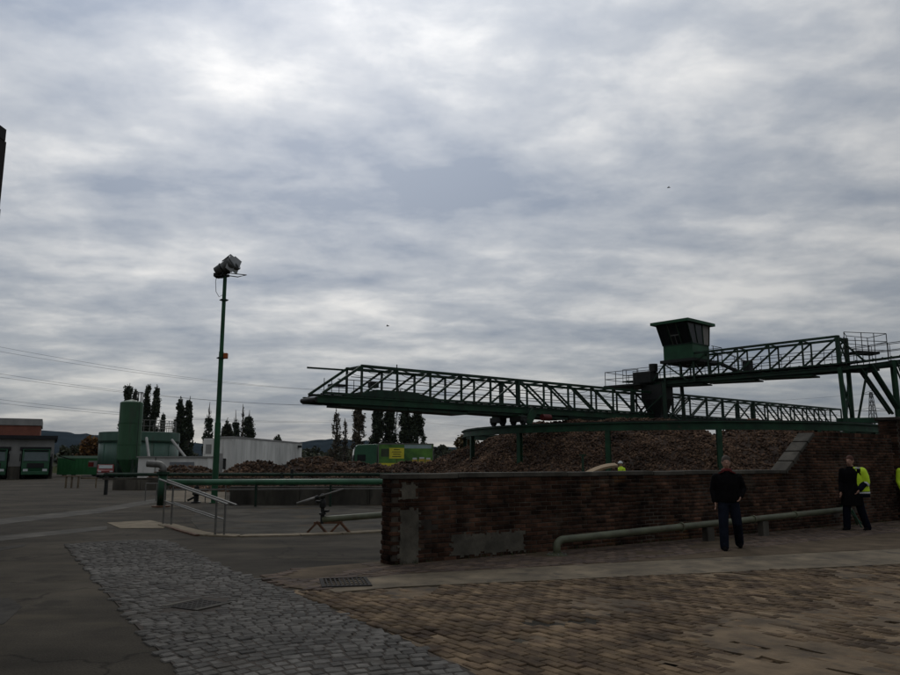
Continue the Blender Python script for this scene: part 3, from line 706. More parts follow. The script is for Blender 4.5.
def feeder():
    root = thing('feeder_conveyor', 'upper green lattice feeder conveyor running from the control cabin to the right', 'conveyor', tuple(UP(UL / 2, .5, UZ)))
    P = 1.85; NP = int(UL / P); P = UL / NP; ZB = UZ + .42; ZT2 = UZ + 2.05; EXT = UL + 14
    for side in (0, 1):
        MB().bar(UP(2.3, side, ZT2 - .05), UP(UL, side, ZT2 + .05), .13, .14).build('top_chord', M_GREEND, root)
        g = MB(); run(g, -2.6, EXT, side, UZ + .10, .03, .20); run(g, -2.6, EXT, side, UZ, .16, .03); run(g, -2.6, EXT, side, UZ + .20, .16, .03)
        g.build('side_girder', M_GREEND, root)
        run(MB(), -2.6, EXT, side, ZB, .10, .10).build('bottom_chord', M_GREEND, root)
        for i in range(1, NP + 1):
            t = i * P; last = i == NP
            MB().bar(UP(t, side, ZB), UP(t, side, ZT2 + (.1 if last else 0)), .26 if last else .08, .22 if last else .09, up=UD).build('vertical', M_GREEND, root)
            if i < NP: MB().bar(UP(t, side, ZB), UP(t + P, side, ZT2), .08, .11).build('diagonal', M_GREEND, root)
        MB().bar(UP(UL, side, ZT2), UP(UL + 1.3, side, ZB), .08, .10).build('end_brace', M_GREEND, root)
        for z in (.55, 1.0):
            MB().tube(UPL(side * .94 + .03, UZ + .33 + z, -2.6, EXT), .022, 5).build('handrail', M_STEEL, root)
        for i in range(int(EXT / 1.3)):
            t = -2.6 + i * 1.3; MB().tube([UP(t, side * .94 + .03, UZ + .33), UP(t, side * .94 + .03, UZ + 1.33)], .02, 5).build('handrail_post', M_STEEL, root)
    for i in range(1, NP + 1): MB().bar(UP(i * P, 0, ZT2), UP(i * P, 1, ZT2), .07).build('cross_tie', M_GREEND, root)
    MB().bar(UP(UL, 0, ZB + .1), UP(UL, 1, ZT2), .07).build('portal_brace', M_GREEND, root)
    MB().bar(UP(UL, 1, ZB + .1), UP(UL, 0, ZT2), .07).build('portal_brace', M_GREEND, root)
    run(MB(), -2.4, EXT, .5, UZ + .44, 1.0, .03).build('belt', M_BLACK, root)
    r = MB()
    for i in range(int((EXT + 2) / .62)):
        t = -2.2 + i * .62; r.bar(UP(t, .06, UZ + .40), UP(t, .94, UZ + .40), .07); r.bar(UP(t, .02, UZ + .35), UP(t, .02, UZ + .50), .2, .05, up=UD)
    r.build('rollers', M_STEEL, root, kind='stuff')
    for i in range(int(EXT / 3.6)):
        t0 = .2 + i * 3.6
        if t0 + 3.5 > UL + .2 and t0 < UL + 1.2: continue
        MB().bar(UP(t0, .5, UZ - .06), UP(t0 + 3.5, .5, UZ - .16), 1.4, .10).build('return_tray', M_GREEND, root)
    MB().box(UP(UL * .52, .6, ZB + .45), (.55, .5, .75), .6).build('drive_motor', M_STEEL, root, bevel=.06)
    # raised platform with railings above the portal
    c0, c1 = UL + .3, UL + 2.9; zp = UZ + 1.25
    MB().bar(UP(c0 + .9, .5, zp - .2), UP(c1 - .2, .5, zp - .45), .8, .16).build('platform', M_STEEL, root)
    UQ = lambda t, side, z: UP(t, side, z) - Vector((0, 0, .14 * max(0, t - UL)))
    for side in (-.05, 1.05):
        for z in (.0, .55, 1.05): MB().tube([UQ(c0, side, zp + .02 + z), UQ(c1, side, zp + .02 + z)], .022, 5).build('guard_rail', M_STEEL, root)
        for k in range(4): MB().tube([UQ(c0 + (c1 - c0) * k / 3, side, zp - .95), UQ(c0 + (c1 - c0) * k / 3, side, zp + 1.07)], .025, 5).build('guard_post', M_STEEL, root)
    for t in (c0, c1):
        for z in (.55, 1.05): MB().tube([UQ(t, -.05, zp + z), UQ(t, 1.05, zp + z)], .022, 5).build('guard_rail', M_STEEL, root)
feeder()
def tower():
    c = Vector((C0.x, C0.y, 0)); root = thing('central_tower', 'dark steel pivot tower and hopper between the two conveyor bridges', 'tower', tuple(c))
    g = MB(); ang = math.atan2(UD.y, UD.x); n = 4
    prof = [(.7, 4.3), (.7, 5.0), (1.15, 6.1), (1.15, UZ - .02)]
    vs = []
    for r, z in prof:
        for k in range(4):
            t = ang + math.pi / 4 + k * math.pi / 2; vs.append(c + Vector((math.cos(t) * r, math.sin(t) * r, z)))
    fs = [(i * 4 + k, i * 4 + (k + 1) % 4, i * 4 + 4 + (k + 1) % 4, i * 4 + 4 + k) for i in range(3) for k in range(4)] + [(3, 2, 1, 0), (12, 13, 14, 15)]
    g.add(vs, fs); g.build('hopper', M_STEEL, root)
    for k in range(4):
        t = ang + math.pi / 4 + k * math.pi / 2; d = Vector((math.cos(t), math.sin(t), 0))
        MB().bar(c + d * 2.0, c + d * 1.8 + Vector((0, 0, UZ)), .22).build('leg', M_GREEND, root)
        d2 = Vector((math.cos(t + math.pi / 2), math.sin(t + math.pi / 2), 0))
        MB().bar(c + d * 1.95 + Vector((0, 0, 4.3)), c + d2 * 1.85 + Vector((0, 0, 6.4)), .09).build('brace', M_GREEND, root)
    MB().lathe(c, [(1.6, 3.4), (1.6, 3.75), (1.3, 3.8), (1.3, 4.3)], 24).build('slew_ring', M_STEEL, root)
    # platform left of the tower with railing
    pf = MB(); pf.box(c + Vector((0, 0, UZ + .02)) - UD * 1.9, (3.0, 3.4, .12), ang); pf.build('platform', M_STEEL, root)
    def q(t, s, z): return c + UD * t - UN * s + Vector((0, 0, UZ + z))
    for s in (-1.6, 1.6):
        for z in (.55, 1.08): MB().tube([q(-3.3, s, z), q(-.6, s, z)], .024, 5).build('guard_rail', M_STEEL, root)
        for t in (-3.3, -2.4, -1.5, -.6): MB().tube([q(t, s, 0), q(t, s, 1.1)], .026, 5).build('guard_post', M_STEEL, root)
    for z in (.55, 1.08): MB().tube([q(-3.3, -1.6, z), q(-3.3, 1.6, z)], .024, 5).build('guard_rail', M_STEEL, root)
    MB().box(q(-.7, -.3, .55), (1.5, 1.2, .9), ang).build('drive_housing', M_STEEL, root, bevel=.1)
    MB().tube([q(-.1, -.2, 1.0), q(-.1, -.2, 1.55)], .32, 12).build('gear_drum', M_STEEL, root)
tower()
def cabin():
    base = PY(693, 357.5, 52.2); bz = base.z; corner = Vector((base.x, base.y, 0))
    e1 = Vector((.74, .67, 0)).normalized(); e2 = Vector((-.67, .74, 0)).normalized()       # right face / left face directions away from the near corner
    L1, L2 = 2.25, 2.3
    root = thing('control_cabin', 'green control cabin with outward sloping windows and flat roof above the conveyors', 'cabin', (corner.x, corner.y, bz))
    zs, zt = bz + 1.02, PY(684, 323, 52.2).z
    F1, F2 = .78, .10                                                  # flare of the left face, of the right face
    def cp(a, b, z): return corner + e1 * a + e2 * b + Vector((0, 0, z))
    def quad4(z, f1, f2, ins=0.): return [cp(-f1 + ins, -f2 + ins, z), cp(L1 - ins, -f2 + ins, z), cp(L1 - ins, L2 + .0 - ins, z), cp(-f1 + ins, L2 - ins, z)]
    MBs = MB(); a, b = quad4(bz, 0, 0), quad4(zs, 0, 0)
    MBs.add(a + b, [(3, 2, 1, 0), (4, 5, 6, 7), (0, 1, 5, 4), (1, 2, 6, 5), (2, 3, 7, 6), (3, 0, 4, 7)]); MBs.build('lower_wall', M_GREENB, root)
    MB().bar(cp(-.02, -.015, zs + .02), cp(L1, -.015, zs + .02), .08, .06).build('sill', M_GREEND, root)
    MB().bar(cp(-.015, 0, zs + .02), cp(-.015, L2, zs + .02), .08, .06).build('sill', M_GREEND, root)
    lo, hi = quad4(zs + .03, 0, 0), quad4(zt, F1, F2)
    inner = MB(); li, hi_ = quad4(zs + .03, 0, 0, .12), quad4(zt, F1, F2, .12)
    inner.add(li + hi_, [(0, 1, 5, 4), (1, 2, 6, 5), (2, 3, 7, 6), (3, 0, 4, 7)]); inner.build('interior', M_BLACK, root)
    def lerp(p, q, t): return p + (q - p) * t
    for (i, j, nn) in ((0, 1, 3), (3, 0, 3), (1, 2, 2), (2, 3, 2)):
        for k in range(nn):
            t0, t1 = k / nn + .02, (k + 1) / nn - .02
            p = [lerp(lo[i], lo[j], t0), lerp(lo[i], lo[j], t1), lerp(hi[i], hi[j], t1), lerp(hi[i], hi[j], t0)]
            g = MB(); nrm = (p[1] - p[0]).cross(p[3] - p[0]).normalized() * .02
            g.add(p + [x - nrm for x in p], [(0, 1, 2, 3), (7, 6, 5, 4), (0, 4, 5, 1), (1, 5, 6, 2), (2, 6, 7, 3), (3, 7, 4, 0)])
            pane = g.build('window_pane', M_PALE if (i == 0 and k == 2) else M_GLASS, root)
            if i == 3 and k == 1:
                m1, m2 = lerp(p[0], p[3], .45), lerp(p[1], p[2], .45); MB().bar(m1, m2, .06).build('glazing_bar', M_GALV, pane)
                MB().bar(lerp(p[0], p[1], .5), lerp(m1, m2, .5), .05).build('glazing_bar', M_GALV, pane)
                MB().bar(p[0], p[3], .05).build('glazing_bar', M_GALV, pane); MB().bar(p[1], p[2], .05).build('glazing_bar', M_GALV, pane); MB().bar(p[3], p[2], .05).build('glazing_bar', M_GALV, pane)
        for t in [k / nn for k in range(nn + 1)]:
            MB().bar(lerp(lo[i], lo[j], t), lerp(hi[i], hi[j], t), .08).build('mullion', M_GREEND, root)
    rf = MB(); o1, o2 = .32, .30
    pr = [cp(-F1 - o1, -F2 - o2, 0), cp(L1 + o1, -F2 - o2, 0), cp(L1 + o1, L2 + o2, 0), cp(-F1 - o1, L2 + o2, 0)]
    rf.prism([(v.x, v.y) for v in pr], zt, zt + .20); rf.build('roof', M_GREENB, root)
    pl = MB(); pr = [cp(-.2, -.2, 0), cp(L1 + 1.6, -.2, 0), cp(L1 + 1.6, L2 + .2, 0), cp(-.2, L2 + .2, 0)]
    pl.prism([(v.x, v.y) for v in pr], bz - .22, bz - .012); pl.build('deck', M_STEEL, root)
    for a, b in ((L1 + .3, -.15), (L1 + 1.5, -.15), (L1 + 1.5, L2), ):
        MB().tube([cp(a, b, bz - .01), cp(a, b, bz + 1.05)], .026, 5).build('guard_post', M_STEEL, root)
    for z in (.5, 1.04):
        MB().tube([cp(L1 + .1, -.15, bz + z), cp(L1 + 1.5, -.15, bz + z), cp(L1 + 1.5, L2, bz + z)], .024, 5).build('guard_rail', M_STEEL, root)
    # legs down to the feeder
    for a, b in ((0, 0), (L1, 0), (0, L2), (L1, L2)):
        MB().bar(cp(a, b, UZ - .01), cp(a, b, bz - .2), .13).build('leg', M_GREEND, root)
    MB().bar(cp(0, L2, bz - .3), cp(-.2, L2 + 1.0, UZ + .1), .09).build('brace', M_GREEND, root)
    MB().bar(cp(0, 0, bz - .25), cp(L1 * .8, 0, UZ + .1), .08).build('brace', M_GREEND, root)
    MB().bar(cp(0, L2, bz - .25), cp(0, L2 * .2, UZ + .1), .08).build('brace', M_GREEND, root)
    # stair running down to the right, above the feeder walkway
    s0 = cp(L1 + 1.5, .2, bz - .05); s1 = s0 + UD * 2.5 + Vector((0, 0, -(bz - UZ) + .35))
    for off in (0., .7):
        o = -UN * off; MB().bar(s0 + o, s1 + o, .05, .2).build('stair_stringer', M_STEEL, root)
        MB().tube([s0 + o + Vector((0, 0, 1)), s1 + o + Vector((0, 0, 1))], .024, 5).build('stair_rail', M_STEEL, root)
        for t in (0, .5, 1): p = s0.lerp(s1, t) + o; MB().tube([p, p + Vector((0, 0, 1))], .022, 5).build('stair_post', M_STEEL, root)
    for k in range(8):
        p = s0.lerp(s1, (k + .5) / 8); MB().bar(p, p - UN * .7, .2, .03).build('tread', M_STEEL, root)
M_PALE = mat('pale_blind', (.22, .2, .18), .6, .15, 3.)
cabin()
def trestle():
    b0 = UP(UL, 0, 0); root = thing('conveyor_trestle', 'braced green steel trestle carrying the feeder conveyor above the high brick wall', 'trestle', tuple(b0))
    zt = UZ - .12; zb = .0
    def leg(p, q, w=.17, nm='leg', m=M_GREEN): MB().bar(p, q, w, w, up=UD).build(nm, m, root)
    L = [UP(UL, 0, zt + .3), UP(UL, 1, zt + .45)]
    leg(L[0], UP(UL + .15, .05, zb), .22); leg(L[1], UP(UL + .15, .95, zb), .22)
    zm = PY(846, 421, 46.3).z
    leg(UP(UL, 0, zt), UP(UL + .1, .95, zm + .2), .10, 'brace', M_GREEND); leg(UP(UL, 1, zt), UP(UL + .1, .05, zm + .2), .10, 'brace', M_GREEND)
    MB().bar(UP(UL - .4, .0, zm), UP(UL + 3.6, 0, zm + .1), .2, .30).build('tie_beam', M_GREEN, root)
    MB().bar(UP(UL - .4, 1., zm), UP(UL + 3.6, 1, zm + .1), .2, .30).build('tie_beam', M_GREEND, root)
    leg(PY(868, 366, 46.), PY(858, 421, 46.2), .11, 'strut', M_GREEND)
    for Y, k in ((45.8, 0), (47.2, -3)):
        leg(PY(860 + k, 367, Y), PY(893 + k, 414, Y), .12, 'strut', M_GREEND); leg(PY(871 + k, 364, Y), PY(900 + k, 410, Y), .15, 'strut', M_GREEND)
        t = PY(894 + k, 360, Y); leg(t, (t.x + .1, t.y, 0), .16, 'leg'); leg(PY(896 + k, 360, Y), PY(912 + k, 400, Y), .09, 'strut', M_GREEND)
        t = PY(985 + k, 340, Y); leg(t, (t.x, t.y, 0), .18, 'leg')
    MB().box(UP(UL + 1.8, .5, zt + .02), (1.3, 1.2, .25), 0).build('bearing_block', M_STEEL, root)
trestle()

# ================================================================ BEETS
def ico():
    bm = bmesh.new(); bmesh.ops.create_icosphere(bm, subdivisions=1, radius=1); v = np.array([x.co[:] for x in bm.verts]); f = np.array([[l.index for l in p.verts] for p in bm.faces]); bm.free(); return v, f
ICO = ico()
def beets(root, hfun, x0, x1, y0, y1, n, size=.10, front=True):
    xs = rng.uniform(x0, x1, n * 3); ys = rng.uniform(y0, y1, n * 3); hs = np.array([hfun(x, y) for x, y in zip(xs, ys)]); k = np.where(hs > .03)[0][:n]
    V0, F0 = ICO; m = len(k)
    q = rng.normal(size=(m, 4)); q /= np.linalg.norm(q, axis=1)[:, None]; w, x, y, z = q.T
    R = np.stack([1 - 2 * (y * y + z * z), 2 * (x * y - z * w), 2 * (x * z + y * w), 2 * (x * y + z * w), 1 - 2 * (x * x + z * z), 2 * (y * z - x * w), 2 * (x * z - y * w), 2 * (y * z + x * w), 1 - 2 * (x * x + y * y)], 1).reshape(m, 3, 3)
    s = rng.uniform(.5, 1.5, m) * size
    base = V0 * np.array([.62, .62, 1.15]); base[:, :2] *= (1 - .30 * (V0[:, 2:3]))
    P = np.einsum('mij,vj->mvi', R, base) * s[:, None, None]; P += np.stack([xs[k], ys[k], hs[k] + rng.uniform(-.03, .06, m)], 1)[:, None, :]
    o = ORG[root.name]; V = P.reshape(-1, 3) - np.array(o); Fc = (F0[None] + (np.arange(m) * len(V0))[:, None, None]).reshape(-1, 3)
    me = bpy.data.meshes.new('beets'); me.vertices.add(len(V)); me.vertices.foreach_set('co', V.ravel()); me.loops.add(len(Fc) * 3); me.polygons.add(len(Fc))
    me.loops.foreach_set('vertex_index', Fc.ravel().astype(np.int32)); me.polygons.foreach_set('loop_start', np.arange(0, len(Fc) * 3, 3, dtype=np.int32)); me.update(calc_edges=True)
    me.materials.append(M_BEET); ob = bpy.data.objects.new('beets', me); col.objects.link(ob); ob.parent = root; ob['kind'] = 'stuff'
def heap(label, hfun, x0, x1, y0, y1, n, res=.5, size=.10, group=None):
    root = thing('beet_heap', label, 'heap', ((x0 + x1) / 2, (y0 + y1) / 2, 0), 0, group)
    nx, ny = int((x1 - x0) / res) + 1, int((y1 - y0) / res) + 1; mb = MB()
    for j in range(ny):
        for i in range(nx): x, y = x0 + i * res, y0 + j * res; mb.v.append((x, y, hfun(x, y) - .02))
    for j in range(ny - 1):
        for i in range(nx - 1):
            k = j * nx + i; f = (k, k + 1, k + nx + 1, k + nx)
            if max(mb.v[a][2] for a in f) > -.3: mb.f.append(f)
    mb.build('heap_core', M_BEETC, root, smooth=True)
    beets(root, hfun, x0, x1, y0, y1, n, size)
def ridge(pts, slope, seed):
    def f(x, y):
        h = -9.
        for (a, b, za, zb) in pts:
            d, t = segdist(x, y, a, b); z = za + (zb - za) * t; h = max(h, z - slope * math.sqrt(d * d + .25) + slope * .5)
        return h + .28 * noise.noise((x * .45, y * .45, seed)) + .10 * noise.noise((x * 1.6, y * 1.6, seed)) if h > -2 else -1.
    return f
def RP(phi, r): f = math.radians(phi); return (C0.x + math.sin(f) * r, C0.y - math.cos(f) * r)
big = [(RP(-84, 9.8), RP(-66, 9.8), 4.05, 4.2), (RP(-66, 9.8), RP(-40, 8.8), 4.2, 4.2), (RP(-40, 8.8), RP(-10, 8.5), 4.2, 4.15), (RP(-10, 8.5), RP(-4.5, 9), 4.2, 3.85), (RP(-84, 9.8), RP(-94, 15), 3.9, 2.2)]
heap('huge brown beet heap beneath the round green runway', ridge(big, .58, 1.), -5, 17.5, 34, 62, 30000, size=.082)
h2 = [(RP(14.5, 9), RP(21, 9.5), 3.75, 4.05), (RP(22, 9.5), RP(60, 10), 4.05, 4.1)]
heap('brown beet heap behind the stepped part of the brick wall', ridge(h2, .53, 5.), 14, 33, 34, 56, 16000, size=.082)
def small(px, pytop, Y, hw, label, n, seed, hw2=None):
    p = PY(px, pytop, Y); hw2 = hw2 or hw; heap(label, ridge([((p.x - hw * .45, Y), (p.x + hw2 * .45, Y + .5), p.z - .1, p.z)], .52, seed), p.x - hw - 3.2, p.x + hw2 + 3.2, Y - 4.5, Y + 5, n, .35, .10, 'small beet heaps by the flume')
small(186, 466, 50, 1.2, 'flat low beet heap beside the white hut at the left', 1500, 11)
small(255, 462.5, 47, .9, 'rounded beet heap before the long white hall, left of the weed stalk', 2600, 12)
small(312, 459.5, 52, 1.6, 'beet heap at the right end of the long white hall', 2600, 13)
small(345, 463, 58, 2.6, 'dark beet heap below the truck cab', 2200, 14)
small(371, 464, 49, .8, 'small pale beet heap in front of the advertising truck', 2000, 15)
small(415, 463, 55, 2.0, 'low beet heap between the advertising truck and brick wall', 2400, 16)

# ================================================================ YARD FURNITURE
def mast():
    b = G(214, 503); root = thing('floodlight_mast', 'tall slim green mast with twin floodlights standing in the yard', 'lamp post', tuple(b))
    top = PY(226.5, 277, b.y).z; x, y = b.x, b.y
    MB().lathe(tuple(b), [(.20, 0), (.20, .03), (.13, .03), (.125, 3.3), (.105, 3.3), (.10, 6.3), (.085, 6.3), (.08, top)], 14).build('pole', M_GREENB, root, smooth=False)
    for z in (6.0, top - 1.05): MB().lathe((x, y, z), [(.15, 0), (.15, .06)], 12).build('collar', M_GREEND, root); MB().tube([(x - .19, y, z + .03), (x + .19, y, z + .03)], .025, 6).build('clamp_bolt', M_STEEL, root)
    MB().box((x + .20, y - .02, 6.12), (.16, .2, .24)).build('beacon', M_ORANGE, root, bevel=.03)
    MB().bar((x - .32, y, top - .02), (x + .18, y, top + .06), .12, .09).build('bracket', M_STEEL, root)
    # maintenance hoop
    MB().tube([(x + .05, y - .25, top + .02), (x + .62, y - .25, top - .06), (x + .86, y + .2, top + .14), (x + .1, y + .2, top + .22)], .022, 6).build('hoop', M_STEEL, root)
    pts = [(x - .34, y, top + .2), (x - .40, y, top - .2), (x - .36, y, top - .65), (x - .22, y, top - .88), (x - .08, y, top - .8)]
    MB().tube(pts, .012, 5).build('lamp_cable', M_BLACK, root)
    ax = Vector((.86, -.10, .50)).normalized()
    for k, oy in enumerate((-.24, .26)):
        c0 = Vector((x - .36 + k * .06, y + oy, top + .18 + k * .04)); prof = [(0, .13), (.02, .17), (.30, .19), (.31, .205), (.36, .205), (.37, .185), (.52, .20), (.72, .27), (.84, .28)]
        fl = MB().tube([c0 + ax * t for t, r in prof], [r for t, r in prof], 16).build('floodlight', M_ALU, root, smooth=True)
        MB().tube([c0 + ax * .80, c0 + ax * .86], [.265, .265], 16).build('lens', M_GLASS, fl)
        for t in (.33,): MB().tube([c0 + ax * (t - .02), c0 + ax * (t + .03)], .215, 16).build('strap', M_STEEL, fl)
        up = ax.cross(Vector((0, 1, 0))).normalized()
        if up.z < 0: up = -up
        f = MB(); a0 = c0 + ax * .86 + up * .28; dn = (ax * .42 - up * .55)
        a0 = c0 + ax * .97 - Vector((0, .22, 0)) + up * .22
        AB, AD = Vector((.19, .30, -.15)), Vector((-.20, 0, -.58)); v = [a0, a0 + AB, a0 + AB + AD, a0 + AD]
        f.add(v + [p + ax * .012 for p in v], [(3, 2, 1, 0), (4, 5, 6, 7), (0, 1, 5, 4), (1, 2, 6, 5), (2, 3, 7, 6), (3, 0, 4, 7)]); f.build('glare_flap', M_FLAP, fl)
        MB().bar(c0 + ax * .5 + up * .15 - Vector((0, .23, 0)), a0, .03).build('flap_arm', M_STEEL, fl)
        MB().bar(c0 + ax * .3 - Vector((0, 0, .2)), (x, y, top - .02), .06, .04).build('yoke', M_STEEL, fl)
    MB().box((x - .30, y, top + .06), (.30, .42, .16)).build('ballast_box', M_STEEL, root, bevel=.02)
mast()
def handrail():
    root = thing('handrail', 'galvanised double handrail sloping down beside the basin', 'handrail', tuple(G(190, 530)))
    f = [G(163, 524), G(171, 525.5), G(215, 536), G(224, 536)]; hs = [1.14, 1.13, .80, .78]
    tops = [p + Vector((0, 0, h)) for p, h in zip(f, hs)]
    for p, t in zip(f, tops): MB().tube([p, t], .026, 8).build('post', M_GALV, root)
    def ext(a, b, k0, k1): d = b - a; return a - d * k0, b + d * k1
    for a, b in ((tops[0], tops[2]), (tops[1], tops[3])):
        p, q = ext(a, b, .14, .18); MB().tube([p, q], .026, 8).build('rail', M_GALV, root)
        lo = Vector((0, 0, -.52)); MB().tube([a + lo, b + lo * .8], .02, 8).build('mid_rail', M_GALV, root)
handrail()
def back_rail():                                   # low rail behind, seen through the handrail
    root = thing('guard_railing', 'thin low railing behind the handrail along the pale ramp', 'railing', tuple(G(185, 503)))
    xs = (145, 156, 185, 205, 225); ps = [G(x, 501 + (x - 145) * .03) for x in xs]
    for p in ps: MB().tube([p, p + Vector((0, 0, .75))], .022, 6).build('post', M_GALV, root)
    MB().tube([p + Vector((0, 0, .75)) for p in ps], .022, 6).build('rail', M_GALV, root)
back_rail()
def valve_figure(px, py, Y, label):
    p = G(px, py); root = thing('hand_valve', label, 'valve', tuple(p))
    MB().lathe(tuple(p), [(.20, 0), (.20, .05), (.10, .07), (.10, .3), (.17, .34), (.17, .5), (.10, .55), (.10, .68)], 12).build('valve_body', M_STEEL, root)
    MB().tube([p + Vector((0, 0, .68)), p + Vector((0, 0, .80))], .03, 6).build('spindle', M_STEEL, root)
    MB().lathe((p.x, p.y, .80), [(.20, 0), (.22, .02), (.20, .04)], 14).build('handwheel', M_RUST, root)
    MB().bar(p + Vector((-.35, 0, .1)), p + Vector((-.05, 0, .25)), .08).build('side_branch', M_STEEL, root)
valve_figure(196, 503, 31, 'dark hand valve on the ground behind the handrail')
def yard_pipes():
    z1 = 1.0; a = G(161, 507)                       # thick green pipe on a foot, running right behind the wall end
    root = thing('green_yard_pipe', 'thick green pipe on a stout foot crossing the yard behind the handrail', 'pipe', tuple(a))
    y = a.y; zz = PY(200, 482.5, y).z; xr = PY(420, 482, y + 1).x
    MB().tube([(a.x - .05, y, zz), (xr, y + .6, zz + .02)], .115, 14).build('pipe', M_PIPEG, root, smooth=True)
    MB().tube([(a.x, y, .0), (a.x, y, zz + .35)], .16, 12).build('foot', M_GREEN, root, smooth=True)
    MB().lathe((a.x, y, 0), [(.34, 0), (.34, .05), (.2, .06)], 14).build('base_flange', M_RUST, root)
    MB().lathe((a.x, y, zz + .30), [(.24, 0), (.24, .10)], 14).build('flange', M_GREEND, root)
    pts = [(a.x, y, zz + .38), (a.x, y, zz + .48)]
    for k in range(1, 7): t = k / 6 * math.pi / 2; pts.append((a.x - .24 * (1 - math.cos(t)), y, zz + .48 + .2 * math.sin(t)))
    pts.append((a.x - .62, y, zz + .70)); MB().tube(pts, .125, 14).build('outlet_elbow', M_GALV, root, smooth=True, label='pale grey outlet elbow')
    for px in (255, 330): 
        x = PY(px, 483, y).x; MB().bar((x, y + .2, 0), (x, y + .2, zz - .1), .08).build('support', M_GREEND, root)
    MB().bar((a.x + .2, y + .02, zz - .27), (xr, y + .65, zz - .24), .06, .05).build('cable_tray', M_GALV, root)
    Y2 = 40.; zq = PY(250, 474.5, Y2).z; xl = PY(104, 476, Y2).x; xr2 = PY(425, 474, Y2).x
    root = thing('flume_pipe', 'dark thin pipe above the flume walls, farther back than the thick green pipe', 'pipe', (xl, Y2, 0))
    MB().tube([(xl, Y2, zq), (xr2, Y2, zq)], .09, 10).build('pipe', M_GREEND, root)
    MB().bar((xl, Y2 - .1, zq - .22), (xr2, Y2 - .1, zq - .22), .12, .10).build('ledge', M_CONCD, root)
    for px in (107, 160, 282, 292):
        x = PY(px, 474, Y2).x; MB().bar((x, Y2, 0), (x, Y2, zq + (.28 if px > 285 else .1)), .14).build('support', M_STEEL, root)
    x = PY(291, 470, Y2).x; MB().tube([(x + .3, Y2, zq + .1), (x - .5, Y2, zq + .55)], .02, 5).build('lever', M_STEEL, root)
yard_pipes()
def retaining(px0, py0, px1, py1, h, th, label):
    p, q = G(px0, py0), G(px1, py1); root = thing('retaining_wall', label, 'wall', tuple((p + q) / 2)); L = (q - p).length; d = (q - p).normalized(); n = max(2, int(L / 2.4))
    for i in range(n):
        a, b = p + d * (L * i / n + .008), p + d * (L * (i + 1) / n - .008); MB().bar(a + Vector((0, th / 2, h / 2 + random.uniform(-.01, .01))), b + Vector((0, th / 2, h / 2)), th, h).build('wall_panel', M_CONCD, root, bevel=.015)
retaining(229, 505, 440, 505, .72, .3, 'long low concrete retaining wall of the basin under the green pipe')
retaining(112, 490, 168, 490, .72, .3, 'short low concrete wall below the green silo')
def nozzle():
    p = G(322, 533); root = thing('water_monitor', 'water jet monitor with tilted pale barrel on rusty trestle legs', 'water monitor', tuple(p))
    x, y = p.x, p.y
    for dx in (-.13, .42):
        MB().bar((x + dx - .22, y - .02, .01), (x + dx + .02, y, .26), .05).build('leg', M_RUST, root); MB().bar((x + dx + .26, y - .12, .01), (x + dx, y, .26), .05).build('leg', M_RUST, root)
    MB().bar((x - .2, y, .235), (x + .48, y, .245), .06, .05).build('cradle_bar', M_RUST, root)
    MB().lathe((x, y, .22), [(.05, 0), (.05, .2), (.085, .21), (.085, .25), (.045, .27), (.045, .36), (.075, .38), (.08, .48), (.06, .56), (.045, .58), (.07, .62), (.07, .66), (.035, .70)], 14).build('valve_stack', M_STEEL, root)
    for z, s in ((.50, 1), (.72, -1)): MB().tube([(x, y, z), (x + s * .16, y - .06, z + .02)], .03, 8).build('side_valve', M_STEEL, root)
    a, b = PY(297, 504, y - .13), PY(343, 489, y - .13); m = a.lerp(b, .42)
    MB().tube([a, a.lerp(b, .3), m], [.038, .038, .034], 12).build('barrel', M_GALV, root, smooth=True); MB().tube([m, b], [.026, .018], 10).build('lance', M_GALV, root, smooth=True)
    MB().tube([m + (a - m).normalized() * .02, m + (b - m).normalized() * .05], .05, 12).build('joint', M_STEEL, root)
    e = G(420, 512, .42); MB().tube([(x + .0, y, .31), (x + .25, y + .02, .33), tuple(e)], .075, 12).build('feed_pipe', M_PIPE, root, smooth=True)
nozzle()
def barrier():
    p = G(72, 488); root = thing('trestle_bench', 'small weathered trestle bench standing alone in the far yard', 'bench', tuple(p))
    for dx in (-.42, -.05, .38): MB().bar((p.x + dx, p.y, 0), (p.x + dx, p.y, .72), .09).build('leg', M_CONC, root)
    MB().box((p.x - .05, p.y, .76), (1.15, .35, .08)).build('top_board', M_CONC, root); MB().box((p.x + .95, p.y + .3, .62), (1.1, .12, .10)).build('arm', M_CONC, root)
    MB().bar((p.x + 1.4, p.y + .3, 0), (p.x + 1.4, p.y + .3, .6), .07).build('leg', M_CONC, root)
barrier()
